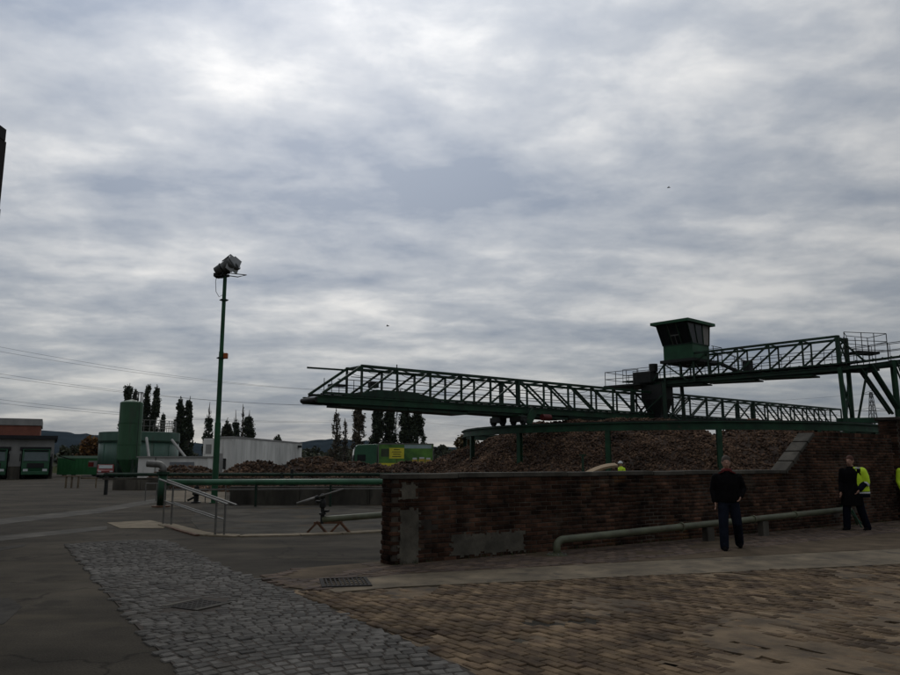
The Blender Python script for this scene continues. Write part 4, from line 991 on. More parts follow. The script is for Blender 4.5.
def tposts():
    p = PY(583, 470, 38.0); root = thing('sluice_valve', 'small green T handled valve post before the big heap', 'valve', (p.x, p.y, 0)); zt = PY(583, 455, 38).z
    MB().tube([(p.x, p.y, 0), (p.x, p.y, zt)], .055, 8).build('post', M_GREEN, root); MB().bar((p.x - .16, p.y, zt), (p.x + .16, p.y, zt), .06, .06).build('handle', M_GREEN, root)
    p = PY(580, 476, 36.); q = PY(612, 464, 37.); root = thing('rubber_belt', 'tan rubber sheet arching over the heap foot left of the helmeted worker', 'rubber sheet', (p.x, p.y, 0))
    g = MB(); n = 12
    for i in range(n + 1):
        u = i / n; c = Vector((p.x + (q.x - p.x) * u, p.y, p.z + (q.z - p.z) * math.sin(u * math.pi / 2)))
        g.v += [tuple(c + Vector((0, -.35, -.05))), tuple(c + Vector((0, .35, .05)))]
    for i in range(n): g.f.append((2 * i, 2 * i + 2, 2 * i + 3, 2 * i + 1))
    o = g.build('sheet', M_TAN, root); s = o.modifiers.new('s', 'SOLIDIFY'); s.thickness = .1
    MB().bar((p.x + .1, p.y, 0), (p.x + .1, p.y, p.z), .1).build('stake', M_RUST, root); MB().bar((q.x, p.y, 0), (q.x, p.y, q.z - .05), .1).build('stake', M_RUST, root)
tposts()
# edge of the factory building at the far left
def factory():
    Y = 18.; c = PY(7.5, 131, Y); root = thing('factory_building', 'dark tall factory building corner at the left edge of the picture', 'building', (c.x, Y, 0)); h = c.z
    MB().box((c.x - 3.0, Y - 3.1, h / 2 - .15), (6, 6.2, h - .3)).build('wall', M_BWALLD, root)
    MB().box((c.x - 3.0, Y - 3.1, h - .15), (6.03, 6.06, .3)).build('cornice', M_ROOF, root)
    for k in range(3):
        w = MB().box((c.x - 3.0, Y - .01 + .03, 2.2 + k * 3.), (1.4, .06, 1.6)).build('window', M_GLASS, root); MB().box((c.x - 3., Y + .06, 1.36 + k * 3.), (1.6, .14, .08)).build('sill', M_CONC, w)
    MB().box((c.x + .12, Y - .6, 7.2), (.24, .5, 1.0)).build('wall_vent', M_STEEL, root)
M_BWALLD = mat('factory_brick', (.02, .016, .014), .9, .3, 1.)
factory()

# ================================================================ FAR BUILDINGS, TANKS
DEP_RZ = .48
def depot():
    Y = 78.; r = PY(52.5, 470, Y); root = thing('loading_hall', 'low pale loading hall with dark flat roof edge and open truck bays', 'building', (r.x, Y, 0), DEP_RZ); h = PY(52, 439, Y).z
    k = Y * math.cos(DEP_RZ) / FPX; xl = -24.; X = lambda px: (px - 52.5) * k; bays = [(X(21), X(48)), (X(-20), X(9))]; hb = PY(30, 449.5, Y).z; L = dict(local=True)
    segs = [(bays[0][1], 0), (bays[1][1], bays[0][0]), (xl, bays[1][0])]
    for a, b in segs:
        MB().box(((a + b) / 2, .2, hb / 2 + .01), (b - a, .4, hb)).build('wall_pier', M_WALLW, root, **L)
        MB().box(((a + b) / 2, -.02, .62), (b - a - .02, .1, 1.24)).build('plinth', M_CONCD, root, **L)
    MB().box((xl / 2, .2, (hb + h) / 2), (-xl, .396, h - hb)).build('lintel_wall', M_WALLW, root, **L)
    MB().box((-.2, 8.2, h / 2), (.4, 15.6, h)).build('side_wall', M_WALLW, root, **L); MB().box((xl / 2, 14, h / 2), (-xl - .9, .4, h)).build('back_wall', M_STEEL, root, **L)
    MB().box((xl / 2, 7.7, h + .14), (-xl + .5, 16.6, .34)).build('roof', M_ROOF, root, **L)
    for a, b in bays: MB().box(((a + b) / 2, -.05, hb + .06), (b - a + .3, .2, .35)).build('bay_header', M_ROOF, root, **L)
    MB().tube([(-.2, -.1, .3), (-.2, -.1, 2.2)], .12, 8).build('downpipe', M_STEEL, root, **L)
    Y = 97.; r = PY(39.5, 440, Y); h = PY(39, 419, Y).z; root = thing('brick_building', 'red brick building with pale parapet rising behind the loading hall', 'building', (r.x, Y, 0), DEP_RZ)
    MB().box((-12, 6, h / 2 - .4), (24, 12, h - .8)).build('wall', M_BWALL, root, **L); MB().box((-12, 6, h - .42), (24.3, 12.3, .84)).build('parapet', M_WALLW, root, **L)
    MB().box((-7, -.6, h - 2.9), (2.2, 1.4, .7)).build('roof_vent', M_WALLW, root, **L)
depot()
def truck(loc, rz, name, label, box_len=7., box_h=2.75, box_mat=None, group=None, cabm=None, advert=False, cab_l=2.05, cab_k=1.):
    """local: front at y=0 facing -Y, length along +Y"""
    root = thing(name, label, 'truck', loc, rz, group); cabm = cabm or M_TRUCK; W_ = 2.45; L = dict(local=True)
    prof = [(.10, .55), (0., 1.1), (.02, 1.75), (.22, 2.75), (.5, 2.95), (cab_l, 3.0), (cab_l, .55)]; prof = [(y, z if z < 1.8 else 1.75 + (z - 1.75) * cab_k) for y, z in prof]
    c = MB(); n = len(prof); vs = [(-W_ / 2, y, z) for y, z in prof] + [(W_ / 2, y, z) for y, z in prof]
    c.add(vs, [tuple(range(n - 1, -1, -1)), tuple(range(n, 2 * n))] + [(i, (i + 1) % n, n + (i + 1) % n, n + i) for i in range(n)]); cab = c.build('cab', cabm, root, bevel=.06, **L)
    g = MB(); g.add([(-1.08, .02, 1.78), (1.08, .02, 1.78), (1.0, .19, 2.62), (-1.0, .19, 2.62), (-1.08, .0, 1.78), (1.08, .0, 1.78), (1.0, .16, 2.64), (-1.0, .16, 2.64)], [(4, 5, 6, 7), (3, 2, 1, 0), (0, 1, 5, 4), (2, 3, 7, 6), (1, 2, 6, 5), (3, 0, 4, 7)]); 
    for i in range(len(g.v)): g.v[i] = (g.v[i][0], g.v[i][1] - .04, 1.75 + (g.v[i][2] - 1.75) * cab_k)
    g.build('windscreen', M_GLASSL if advert else mat('bay_windscreen', (.05, .075, .07), .12, .15, 2., spec=.6), cab, **L)
    for s in (-1, 1):
        MB().box((s * (W_ / 2 + .01), .95, 2.15), (.03, 1.0, .75)).build('side_window', M_GLASS, cab, **L)
        MB().box((s * (W_ / 2 + .16), .05, 2.1), (.10, .14, .75)).build('mirror', M_BLACK, cab, **L)
        MB().box((s * .85, -.03, .88), (.42, .08, .22)).build('headlight', M_FLAP, cab, **L)
        MB().box((s * (W_ / 2 + .01), .9, 1.3), (.02, .16, .05)).build('door_handle', M_STEEL, cab, **L)
    MB().box((0, -.02, 1.32), (1.5, .06, .46)).build('grille', M_BLACK, cab, **L); MB().box((0, -.04, .58), (2.4, .22, .34)).build('bumper', cabm, root, bevel=.04, **L)
    MB().box((0, .14, 1.75 + 1.07 * cab_k), (2.2, .25, .10)).build('sun_visor', M_BLACK, cab, **L)
    MB().box((0, 2.2 + box_len / 2, .85), (.9, box_len + .6, .25)).build('chassis', M_BLACK, root, **L)
    for y in (1.0, 2.2 + box_len * .62, 2.2 + box_len * .8):
        for s in (-1, 1):
            w = MB().tube([(s * 1.2, y, .5), (s * .88, y, .5)], .5, 18).build('wheel', M_BLACK, root, **L); MB().tube([(s * 1.21, y, .5), (s * 1.0, y, .5)], .26, 12).build('rim', M_GALV, w, **L)
    y0 = cab_l + .2; bm_ = box_mat or M_TRUCKB; zb = 1.05
    bx = MB().box((0, y0 + box_len / 2, zb + box_h / 2), (2.5, box_len, box_h)).build('cargo_box', bm_, root, **L)
    fr = MB()
    for s in (-1, 1):
        for z in (zb, zb + box_h): fr.box((s * 1.25, y0 + box_len / 2, z), (.10, box_len + .04, .12))
        for y in (y0, y0 + box_len): fr.box((s * 1.25, y, zb + box_h / 2), (.10, .10, box_h))
    fr.build('box_frame', M_GALV if advert else M_GREEND, bx, **L)
    if advert:
        X = 1.262                                                    # advertisement on the +X side of the truck
        def pan(y, z, w, h, m, nm, d=.0): MB().box((X + d, y0 + y, zb + z), (.012, w, h)).build(nm, m, bx, **L)
        Lb = box_len
        pan(Lb / 2, box_h / 2, Lb - .14, box_h - .16, M_FIELDG, 'advert_panel'); pan(Lb / 2, .28, Lb - .2, .42, M_YEL, 'yellow_strip', .008); pan(Lb * .72, box_h - .32, Lb * .5, .42, M_SKYP, 'pale_strip', .008)
        pan(Lb * .12, box_h * .62, Lb * .15, .95, M_LEAFD, 'dark_tree_print', .008)
        pan(Lb * .33, box_h * .60, Lb * .27, 1.25, M_YEL, 'yellow_sign', .014); pan(Lb * .33, .75, .07, .6, M_RUST, 'sign_post_print', .010)
        for k, wd in enumerate((.42, .62, .5, .6)): pan(Lb * .33, box_h * .60 + .42 - k * .27, Lb * .27 * wd, .09, M_LEAFD, 'sign_writing', .022)
        for k, (yy, s) in enumerate(((.66, .85), (.79, 1.), (.91, .85))):
            pan(Lb * yy, .62, Lb * .095 * s + .1, .72 * s, M_YELD, 'jar_print', .016); pan(Lb * yy, .62 + .47 * s, Lb * .09 * s, .20, M_FLAP, 'lid_print', .022); pan(Lb * yy, .58, Lb * .06, .24, M_LEAFD, 'jar_label_print', .024)
    return root
def dep_at(px, back):
    r = PY(52.5, 470, 78.); x = (px - 52.5) * 78. * math.cos(DEP_RZ) / FPX; v = Matrix.Rotation(DEP_RZ, 3, 'Z') @ Vector((x, back, 0)); return (r.x + v.x, 78. + v.y, 0)
M_TRUCK_SHADE = mat('bay_shaded_truck_green', (.014, .075, .032), .4, .25, 2., spec=.4)  # truck green with the shade of the loading bay put into its colour
M_YELD = mat('jar_amber', (.45, .30, .05), .5, .2, 4.); M_SKYP = mat('printed_sky', (.25, .32, .32), .6, .2, 2.)
truck(dep_at(35.5, -.7), DEP_RZ, 'delivery_truck', 'green truck facing out of the loading hall bay nearest the building corner', group='trucks in the loading bays', box_len=9., cabm=M_TRUCK_SHADE)
truck(dep_at(-5.5, -.7), DEP_RZ, 'delivery_truck', 'green truck cut off by the left edge of the picture, in the loading hall', group='trucks in the loading bays', box_len=9., cabm=M_TRUCK_SHADE)
p = PY(352.5, 465, 92.); truck((p.x, p.y, 0), math.radians(-79), 'advert_truck', 'green truck with yellow and green advertising box parked behind the beet heaps', box_len=6.6, advert=True, cab_l=2.75, cab_k=1.62)
def container():
    Y = 92.; a, b = PY(57, 470, Y), PY(103, 470, Y); h = PY(80, 456.5, Y).z; root = thing('green_container', 'bright green box trailer with pale roof standing beside the grey green tank', 'trailer', ((a.x + b.x) / 2, Y, 0)); cx, w = (a.x + b.x) / 2, b.x - a.x
    MB().box((cx, Y + 1.2, h / 2 + .05), (w, 2.4, h - .25)).build('body', M_TRUCKB, root); MB().box((cx, Y + 1.2, h - .06), (w + .1, 2.5, .28)).build('roof', M_SKYG, root)
    for i in range(12): MB().box((a.x + w * (i + .5) / 12, Y - .01, h / 2 + .15), (.06, .06, h - .7)).build('side_rib', M_TRUCKB, root)
    sg = MB().box((a.x + w * .78, Y - .05, h * .62), (1.1, .03, .75)).build('advert_sign', M_WALLW, root); MB().box((a.x + w * .78 - .25, Y - .075, h * .60), (.65, .02, .5)).build('red_print', M_RED, sg)
    for dx in (-.35, -.15, .3): 
        MB().tube([(cx + w * dx, Y + .3, .3), (cx + w * dx, Y + .05, .3)], .3, 12).build('wheel', M_BLACK, root)
    MB().bar((cx - w * .35, Y - 1.5, h * 1.02), (cx - w * .1, Y - .3, h * .8), .1).build('hoist_arm', M_STEEL, root)
M_SKYG = mat('pale_green_roof', (.22, .32, .24), .6, .15, 1.)
container()
def car_red():
    p = PY(105, 477, 80.); root = thing('red_car', 'small dark red car half hidden behind the flume wall beside the tank', 'car', (p.x, p.y, 0), .42); L = dict(local=True)
    prof = [(0, .35), (-.03, .75), (.75, .92), (1.25, 1.38), (2.7, 1.42), (3.3, .98), (3.95, .88), (3.98, .35)]
    c = MB(); n = len(prof); vs = [(-.8, y, z) for y, z in prof] + [(.8, y, z) for y, z in prof]
    c.add(vs, [tuple(range(n - 1, -1, -1)), tuple(range(n, 2 * n))] + [(i, (i + 1) % n, n + (i + 1) % n, n + i) for i in range(n)]); b = c.build('body', M_RED, root, bevel=.08, **L)
    MB().box((0, .97, 1.16), (1.3, .03, .5), M=Matrix.Rotation(-.82, 3, 'X')).build('windscreen', M_GLASSL, root, **L)
    MB().box((0, -.05, .45), (1.6, .12, .2)).build('bumper', M_WALLW, root, bevel=.03, **L)
    for s in (-1, 1):
        MB().box((s * .55, -.02, .70), (.3, .08, .14)).build('headlight', M_FLAP, b, **L)
        for y in (.75, 3.2): MB().tube([(s * .82, y, .32), (s * .62, y, .32)], .32, 14).build('wheel', M_BLACK, root, **L)
car_red()
def tank():
    Y = 88.; l, r = PY(101, 460, Y), PY(176, 460, Y); c = Vector(((l.x + r.x) / 2, Y, 0)); R = (r.x - l.x) / 2; h = PY(138, 431.5, Y - R).z
    root = thing('storage_tank', 'wide grey green cylindrical tank with roof railing behind the silo', 'tank', tuple(c)); zb = PY(138, 441, Y - R).z
    MB().lathe(tuple(c), [(R, 0), (R, zb)], 48).build('shell', M_TANK, root, smooth=True); MB().lathe(tuple(c), [(R + .06, zb), (R + .06, h), (R - .1, h + .02), (.1, h + .12)], 48).build('upper_band', M_TANK, root)
    MB().lathe(tuple(c), [(R + .10, zb - .1), (R + .12, zb + .08)], 48).build('stiffener', M_GREEND, root)
    n = 40
    for k in range(n):
        t = 2 * math.pi * k / n
        if not (.0 < (t % (2 * math.pi)) < 1.6 or t > 4.9): continue
        q = c + Vector((math.cos(t) * R * .9, math.sin(t) * R * .9, h)); MB().tube([q, q + Vector((0, 0, 1.3))], .04, 5).build('guard_post', M_GALV, root)
    for z in (.65, 1.3): MB().tube([c + Vector((math.cos(t) * R * .9, math.sin(t) * R * .9, h + z)) for t in np.linspace(4.9, 7.8, 24)], .035, 5).build('guard_rail', M_GALV, root)
    for k in range(5): t = 4.1 + k * .45; MB().bar(c + Vector((math.cos(t) * (R + .01), math.sin(t) * (R + .01), 0)), c + Vector((math.cos(t) * (R + .01), math.sin(t) * (R + .01), zb)), .06, .05).build('seam', M_TANK, root)
    Ys = 76.; l, r = PY(118.5, 440, Ys), PY(140.5, 440, Ys); cs = Vector(((l.x + r.x) / 2, Ys, 0)); Rs = (r.x - l.x) / 2; hs = PY(129, 402, Ys).z
    root = thing('tall_silo', 'tall dark green cylindrical silo standing before the wide tank', 'silo', tuple(cs))
    MB().lathe(tuple(cs), [(Rs * .35, .6), (Rs, 1.9), (Rs, hs - .1), (Rs * .9, hs), (.1, hs + .25)], 32).build('shell', M_SILO, root)
    for k in range(4): t = math.pi / 4 + k * math.pi / 2; q = cs + Vector((math.cos(t) * Rs * .95, math.sin(t) * Rs * .95, 0)); MB().bar(q, q + Vector((0, 0, 2.)), .16).build('leg', M_GREEND, root)
    for z in (3.3, 5.4): MB().lathe(tuple(cs + Vector((0, 0, z))), [(Rs + .02, 0), (Rs + .03, .06)], 32).build('seam_ring', M_SILO, root)
    g = MB()
    for k in range(10): t = 2 * math.pi * k / 10; q = cs + Vector((Rs * .55 + math.cos(t) * .45, math.sin(t) * .45, hs)); g.tube([q, q + Vector((0, 0, .95))], .03, 5)
    g.tube([cs + Vector((Rs * .55 + math.cos(t) * .45, math.sin(t) * .45, hs + .95)) for t in np.linspace(0, 6.28, 13)], .03, 5); g.build('ladder_cage', M_STEEL, root)
    ld = MB()
    for s in (-.2, .2): ld.tube([cs + Vector((Rs * .8 + s, -Rs * .65, 1)), cs + Vector((Rs * .8 + s, -Rs * .65, hs))], .025, 5)
    ld.build('ladder', M_STEEL, root)
    for (p, q, Y, lab) in (((146.5, 438), (149, 458), 80., 'straight pale pipe sloping down the tank, near the silo'), ((172, 440), (186, 458), 84., 'pale pipe slanting away from the right side of the tank')):
        a, b = PY(*p, Y), PY(*q, Y - 4); m = MB().tube([a, b, (b.x, b.y, b.z - 1.2)], .14, 8).build('overflow_pipe', M_WALLW); tag(m, lab, 'pipe')
tank()
def hut():
    Y = 62.; l, r = PY(138, 465, Y), PY(207, 465, Y); h = PY(170, 457.5, Y).z; root = thing('white_hut', 'long low white hut with grey shutter below the tank', 'hut', ((l.x + r.x) / 2, Y, 0))
    MB().box(((l.x + r.x) / 2, Y + 1.5, h / 2), (r.x - l.x, 3, h)).build('wall', M_WHITE, root); MB().box(((l.x + r.x) / 2, Y + 1.5, h + .05), (r.x - l.x + .2, 3.3, .10)).build('roof', M_WALLW, root)
    a, b = PY(170, 462, Y), PY(194, 468, Y); MB().box(((a.x + b.x) / 2, Y - .03, (a.z + b.z) / 2), (b.x - a.x, .06, a.z - b.z)).build('shutter', M_GRP, root)
    MB().bar((l.x + 1.4, Y - .05, 0), (l.x + 1.4, Y - .05, h), .06).build('panel_joint', M_WALLW, root)
    Y = 66.; l, r = PY(203, 450, Y), PY(214, 450, Y); h = PY(208, 438.5, Y).z; root = thing('white_cabinet', 'tall white switch cabinet behind the floodlight mast', 'cabinet', ((l.x + r.x) / 2, Y, 0))
    MB().box(((l.x + r.x) / 2, Y + .5, h / 2), (r.x - l.x, 1., h)).build('body', M_WHITE, root, bevel=.03); MB().box(((l.x + r.x) / 2, Y - .02, h - .9), ((r.x - l.x) * .5, .05, .8)).build('door', M_WALLW, root)
    # long white hall
    n = PY(232.5, 437, 72.); f = PY(302, 443.5, 96.); l = PY(218, 439, 73.4); h = n.z; root = thing('white_hall', 'long white panelled hall behind the small beet heaps', 'building', (n.x, n.y, 0))
    d = Vector((f.x - n.x, f.y - n.y, 0)); s = Vector((l.x - n.x, l.y - n.y, 0)); p0 = Vector((n.x, n.y, 0))
    MB().prism([tuple(p0.xy), tuple((p0 + d).xy), tuple((p0 + d + s).xy), tuple((p0 + s).xy)], 0, h - .1).build('wall', M_WHITE, root)
    k = 1.006; q = [p0 - d * .004 - s * .02, p0 + d * 1.004 - s * .02, p0 + d * 1.004 + s * 1.02, p0 - d * .004 + s * 1.02]; MB().prism([tuple(v.xy) for v in q], h - .1, h + .08).build('roof_edge', M_WALLW, root)
    nn = Vector((d.y, -d.x, 0)).normalized()
    for i in range(1, 18): a = p0 + d * i / 18 + nn * .01; MB().bar(a, a + Vector((0, 0, h - .12)), .03, .03).build('panel_joint', M_WHITE, root)
    a = p0 + s * .45; m = -d.normalized(); MB().bar(a + m * .05 + Vector((0, 0, 1.0)), a + m * .05 + Vector((0, 0, 2.0)), .25, .3).build('meter_box', M_STEEL, root)
    a = p0 + s * .7 + m * .08; MB().bar(a, a + Vector((0, 0, h * .62)), .5, .12).build('door', M_WALLW, root)
    a = p0 + d * .93 + nn * .15 + Vector((0, 0, h - .45)); MB().box(a, (.5, .5, .3)).build('wall_lamp', M_STEEL, root)
M_GRP = mat('grey_shutter', (.16, .17, .18), .7, .2, 2.)
hut()

# ================================================================ TREES
def leaf_mesh(P, size, name, m, parent, kind=None):
    n = len(P); a = rng.normal(size=(n, 3)); a /= np.linalg.norm(a, axis=1)[:, None]; b = np.cross(a, rng.normal(size=(n, 3))); b /= np.linalg.norm(b, axis=1)[:, None]
    s = rng.uniform(.6, 1.3, n)[:, None] * size
    V = np.stack([P - a * s, P + b * s * .55, P + a * s, P - b * s * .55], 1).reshape(-1, 3); o = ORG[parent.name] if parent else Vector((0, 0, 0)); V = V - np.array(o)
    me = bpy.data.meshes.new(name); me.from_pydata([], [], []); me.vertices.add(n * 4); me.vertices.foreach_set('co', V.ravel()); me.loops.add(n * 4); me.polygons.add(n)
    me.loops.foreach_set('vertex_index', np.arange(n * 4, dtype=np.int32)); me.polygons.foreach_set('loop_start', np.arange(0, n * 4, 4, dtype=np.int32)); me.update(calc_edges=True)
    me.materials.append(m); ob = bpy.data.objects.new(name, me); col.objects.link(ob); ob.parent = parent
    if kind: ob['kind'] = kind
    return ob
def poplar(px, ytop, wpx, Y, dens, label, m=None, spire=0., group='poplars beyond the works'):
    b = PY(px, 462, Y); h = PY(px, ytop, Y).z; R = wpx / FPX * Y / 2; root = thing('poplar_tree', label, 'tree', (b.x, Y, 0), 0, group)
    t = MB(); ph = random.random() * 9
    t.tube([(b.x + .15 * math.sin(k * 1.3 + ph), Y, h * k / 8) for k in range(9)], [.38 * (1 - k / 8.6) + .03 for k in range(9)], 7)
    t.build('trunk', M_BARK, root)
    br = MB(); tips = []
    def prof(u): return min(1., .35 + u / .32) * max(0., 1 - u) ** .55 * 1.45
    for k in range(64):
        z0 = h * random.uniform(.04, .84) ** .9; az = random.uniform(0, 6.28); ln = random.uniform(.08, .20) * h * (1.1 - z0 / h * .6); ze = min(h * .985, z0 + ln)
        rr = R * prof(ze / h) * random.uniform(.45, 1.12)
        e = Vector((b.x + math.cos(az) * rr, Y + math.sin(az) * rr, ze)); mid = Vector((b.x + math.cos(az) * rr * .8, Y + math.sin(az) * rr * .8, z0 + ln * .42))
        br.tube([(b.x, Y, z0), mid, e], [.07, .05, .02], 4); tips.append((mid, e, random.uniform(.55, 1.25)))
    br.build('branches', M_BARK, root)
    n = int(6500 * dens); P = np.empty((n, 3)); hh = h * (1 - spire); wts = [t[2] for t in tips]
    for i, (mid, e, w_) in enumerate(random.choices(tips, wts, k=n)):
        q = mid.lerp(e, random.random() * 1.08); sg = R * .17
        P[i] = (q.x + random.gauss(0, sg), q.y + random.gauss(0, sg), min(q.z + random.gauss(0, h * .02), hh - random.random() * h * .05 if spire else h))
    leaf_mesh(P, .25 if dens > .3 else .2, 'crown', m or M_LEAFD, root)
poplar(124, 383, 13, 165, 1., 'leafy poplar directly behind the silo top')
poplar(131, 388, 11, 160, .9, 'poplar showing just right of the silo top', )
poplar(143.5, 384, 9, 165, .9, 'slim poplar, first one clear to the right of the silo')
poplar(152, 385, 10, 165, 1., 'slim poplar, second one clear to the right of the silo')
poplar(160.5, 412, 8, 220, .4, 'small bare topped poplar above the tank railing')
poplar(177.5, 396, 9.5, 160, 1.1, 'dark dense poplar, left one of the pair right of the tank')
poplar(186, 396, 9.5, 160, 1.1, 'dark dense poplar, right one of the pair right of the tank', spire=.06)
poplar(207, 402, 8.5, 200, .55, 'small poplar with bare spire left of the floodlight mast', spire=.25)
poplar(223, 424, 9, 200, .45, 'low ragged poplar just right of the floodlight mast')
poplar(234, 410, 9, 200, .55, 'small poplar with thin bare top above the white hall', spire=.22)
poplar(241, 404, 5, 205, .06, 'leafless thin poplar between two leafy ones above the white hall', M_LEAFB)
poplar(247, 410, 12, 190, .8, 'broad dark little poplar above the left end of the white hall', spire=.12)
poplar(335.5, 408, 11, 150, .22, 'nearly leafless grey poplar left of the advertising truck', M_LEAFB)
poplar(344.5, 418, 7, 160, .06, 'thin bare poplar between the grey and the brownish one', M_LEAFB)
poplar(358, 400, 14, 150, .5, 'thinning brownish poplar above the truck cab', M_LEAFB)
poplar(377, 398, 13, 150, 1.0, 'dark tall poplar behind the front of the advertising box')
poplar(389, 402, 13, 152, .8, 'dark poplar left of the lattice pylon')
poplar(405, 400, 13, 150, .9, 'dark poplar right of the lattice pylon')
poplar(417, 403, 14, 150, 1.2, 'densest dark poplar behind the rear of the advertising box')
def bush(px, ytop, wpx, Y, m, label, n=2600, name='autumn_tree'):
    b = PY(px, 462, Y); h = PY(px, ytop, Y).z; R = wpx / FPX * Y / 2; root = thing(name, label, 'tree', (b.x, Y, 0))
    t = MB(); t.tube([(b.x, Y, 0), (b.x + .1, Y, h * .3), (b.x - .1, Y, h * .6), (b.x, Y, h * .9)], [.28, .22, .14, .04], 7); t.build('trunk', M_BARK, root)
    cl = []; br = MB()
    for k in range(26):
        a = random.uniform(0, 6.28); u = random.uniform(.15, 1); zz = h * (.22 + .70 * u); rr = R * math.sqrt(max(0, 1 - (u - .4) ** 2 / .5)) * random.uniform(.3, .95); e = Vector((b.x + math.cos(a) * rr, Y + math.sin(a) * rr, zz)); cl.append(e); br.tube([(b.x, Y, zz * .55), e], [.08, .02], 4)
    br.build('branches', M_BARK, root); P = np.empty((n, 3))
    for i in range(n): e = random.choice(cl); P[i] = (random.gauss(e.x, R * .16), random.gauss(e.y, R * .16), random.gauss(e.z, h * .06))
    leaf_mesh(P, .3 * Y / 110, 'crown', m, root)
bush(88, 437, 26, 125, M_LEAFA, 'orange brown autumn tree right of the loading hall')
bush(72, 444, 22, 130, M_LEAFG, 'dark green bushy tree beside the orange autumn tree', name='bushy_tree')
bush(464, 435, 22, 85, M_LEAFA2 if 'M_LEAFA2' in globals() else mat('gold_leaf', (.11, .078, .03), .8, .4, .4, island=.4), 'golden autumn shrub behind the left end of the round runway', 2600)
bush(226, 421, 8, 170, M_LEAFG, 'small round tree above the floodlight mast foot, beside the white hall', 1200, 'bushy_tree')
bush(276, 437, 10, 120, M_LEAFG, 'low scrubby tree showing over the roof of the white hall', 900, 'bushy_tree')
def belt():
    P = []
    for Y, n, top in ((230., 150, 447), (300., 120, 446), (180., 60, 452)):
        for k in range(n):
            px = random.uniform(-350, 1250); t = top + random.uniform(-1, 8); h = PY(px, t, Y).z; x = PY(px, 462, Y).x; R = random.uniform(2.5, 5.)
            q = rng.normal(size=(150, 3)) * .5; q[:, 2] = np.abs(q[:, 2]); P.append(np.stack([x + q[:, 0] * R, Y + q[:, 1] * R, h * np.clip(rng.uniform(0, 1, 150) ** .6 * (1.05 - .25 * np.abs(q[:, 0])), .02, 1.08)], 1))
    o = leaf_mesh(np.concatenate(P), .8, 'distant_wood', M_LEAFG, None, 'stuff'); o['label'] = 'dark band of far trees and scrub below the hills'; o['category'] = 'wood'
belt()
# ================================================================ PYLONS AND WIRES
def pylon(px, ytop, Y, label, arms):
    b = PY(px, 462, Y); h = PY(px, ytop, Y).z; root = thing('lattice_pylon', label, 'pylon', (b.x, Y, 0)); w0 = h * .085; th = .22
    def c(i, z): s = w0 * (1 - z / h * .86); return Vector((b.x + (-1, 1, 1, -1)[i] * s, Y + (-1, -1, 1, 1)[i] * s, z))
    for i in range(4): MB().bar(c(i, 0), c(i, h), th).build('corner_leg', M_PYL, root)
    n = 9; br = MB()
    for k in range(n):
        z0, z1 = h * k / n, h * (k + 1) / n
        for i in range(4): j = (i + 1) % 4; br.bar(c(i, z0), c(j, z1), th * .55); br.bar(c(j, z0), c(i, z1), th * .55); br.bar(c(i, z1), c(j, z1), th * .5)
    br.build('lattice', M_PYL, root); ends = []
    for z, L in arms:
        z = h * z; a = MB()
        for s in (-1, 1):
            e = Vector((b.x + s * L, Y, z)); a.bar(e, (b.x, Y - .5, z + h * .05), th * .7); a.bar(e, (b.x, Y - .5, z), th * .8); a.bar(e, (b.x, Y + .5, z), th * .8); ends.append(e)
        a.build('cross_arm', M_PYL, root)
        for s in (-1, 1): MB().bar((b.x + s * L, Y, z), (b.x + s * L, Y, z - 1.4), .12).build('insulator', M_PYL, root)
    return ends
e1 = pylon(399, 389, 330, 'grey lattice pylon among the poplars behind the advertising truck', ((.62, 6.), (.80, 8.), (.97, 3.5)))
e2 = pylon(877, 392, 330, 'grey lattice pylon seen through the trestle at the right', ((.50, 10), (.74, 8.), (.97, 4.)))
def wire(p, q, sag, label, r=.034):
    pts = [Vector(p).lerp(Vector(q), k / 24) - Vector((0, 0, sag * 4 * (k / 24) * (1 - k / 24))) for k in range(25)]
    tag(MB().tube(pts, r, 4).build('power_line', M_WIRE), label, 'power line', 'power lines across the sky')
k = 0
for i, (yl, e) in enumerate(((337, 4), (343, 5), (366, 2), (371, 3), (394, 0), (399, 1))):
    wire(PY(-70, yl - 4, 190), e1[e], 4., ('highest', 'second highest', 'third highest', 'fourth', 'second lowest', 'lowest')[i] + ' of the thin power lines descending across the left sky')
for i, e in enumerate((4, 2, 0)): wire(e1[e], e2[e], 5., ('topmost', 'middle', 'bottom')[i] + ' wire of the span between the two lattice pylons', .034)

# ================================================================ PEOPLE
def remesh(mb, vox, smooth_it=4):
    me = bpy.data.meshes.new('t'); me.from_pydata(mb.v, [], mb.f); me.update(); o = bpy.data.objects.new('t', me); col.objects.link(o)
    r = o.modifiers.new('r', 'REMESH'); r.mode = 'VOXEL'; r.voxel_size = vox; s = o.modifiers.new('s', 'SMOOTH'); s.iterations = smooth_it; s.factor = .5
    dg = bpy.context.evaluated_depsgraph_get(); m2 = bpy.data.meshes.new_from_object(o.evaluated_get(dg)); bpy.data.objects.remove(o); bpy.data.meshes.remove(me)
    m2.polygons.foreach_set('use_smooth', [True] * len(m2.polygons)); return m2
def ell(mb, rings, n=20):                        # horizontal elliptical rings (x,y,z,rx,ry)
    vs = []; fs = []; m = len(rings)
    for x, y, z, rx, ry in rings: vs += [(x + rx * math.cos(2 * math.pi * k / n), y + ry * math.sin(2 * math.pi * k / n), z) for k in range(n)]
    for i in range(m - 1):
        for k in range(n): k2 = (k + 1) % n; fs.append((i * n + k, i * n + k2, (i + 1) * n + k2, (i + 1) * n + k))
    fs += [tuple(range(n - 1, -1, -1)), tuple((m - 1) * n + k for k in range(n))]; mb.add(vs, fs)
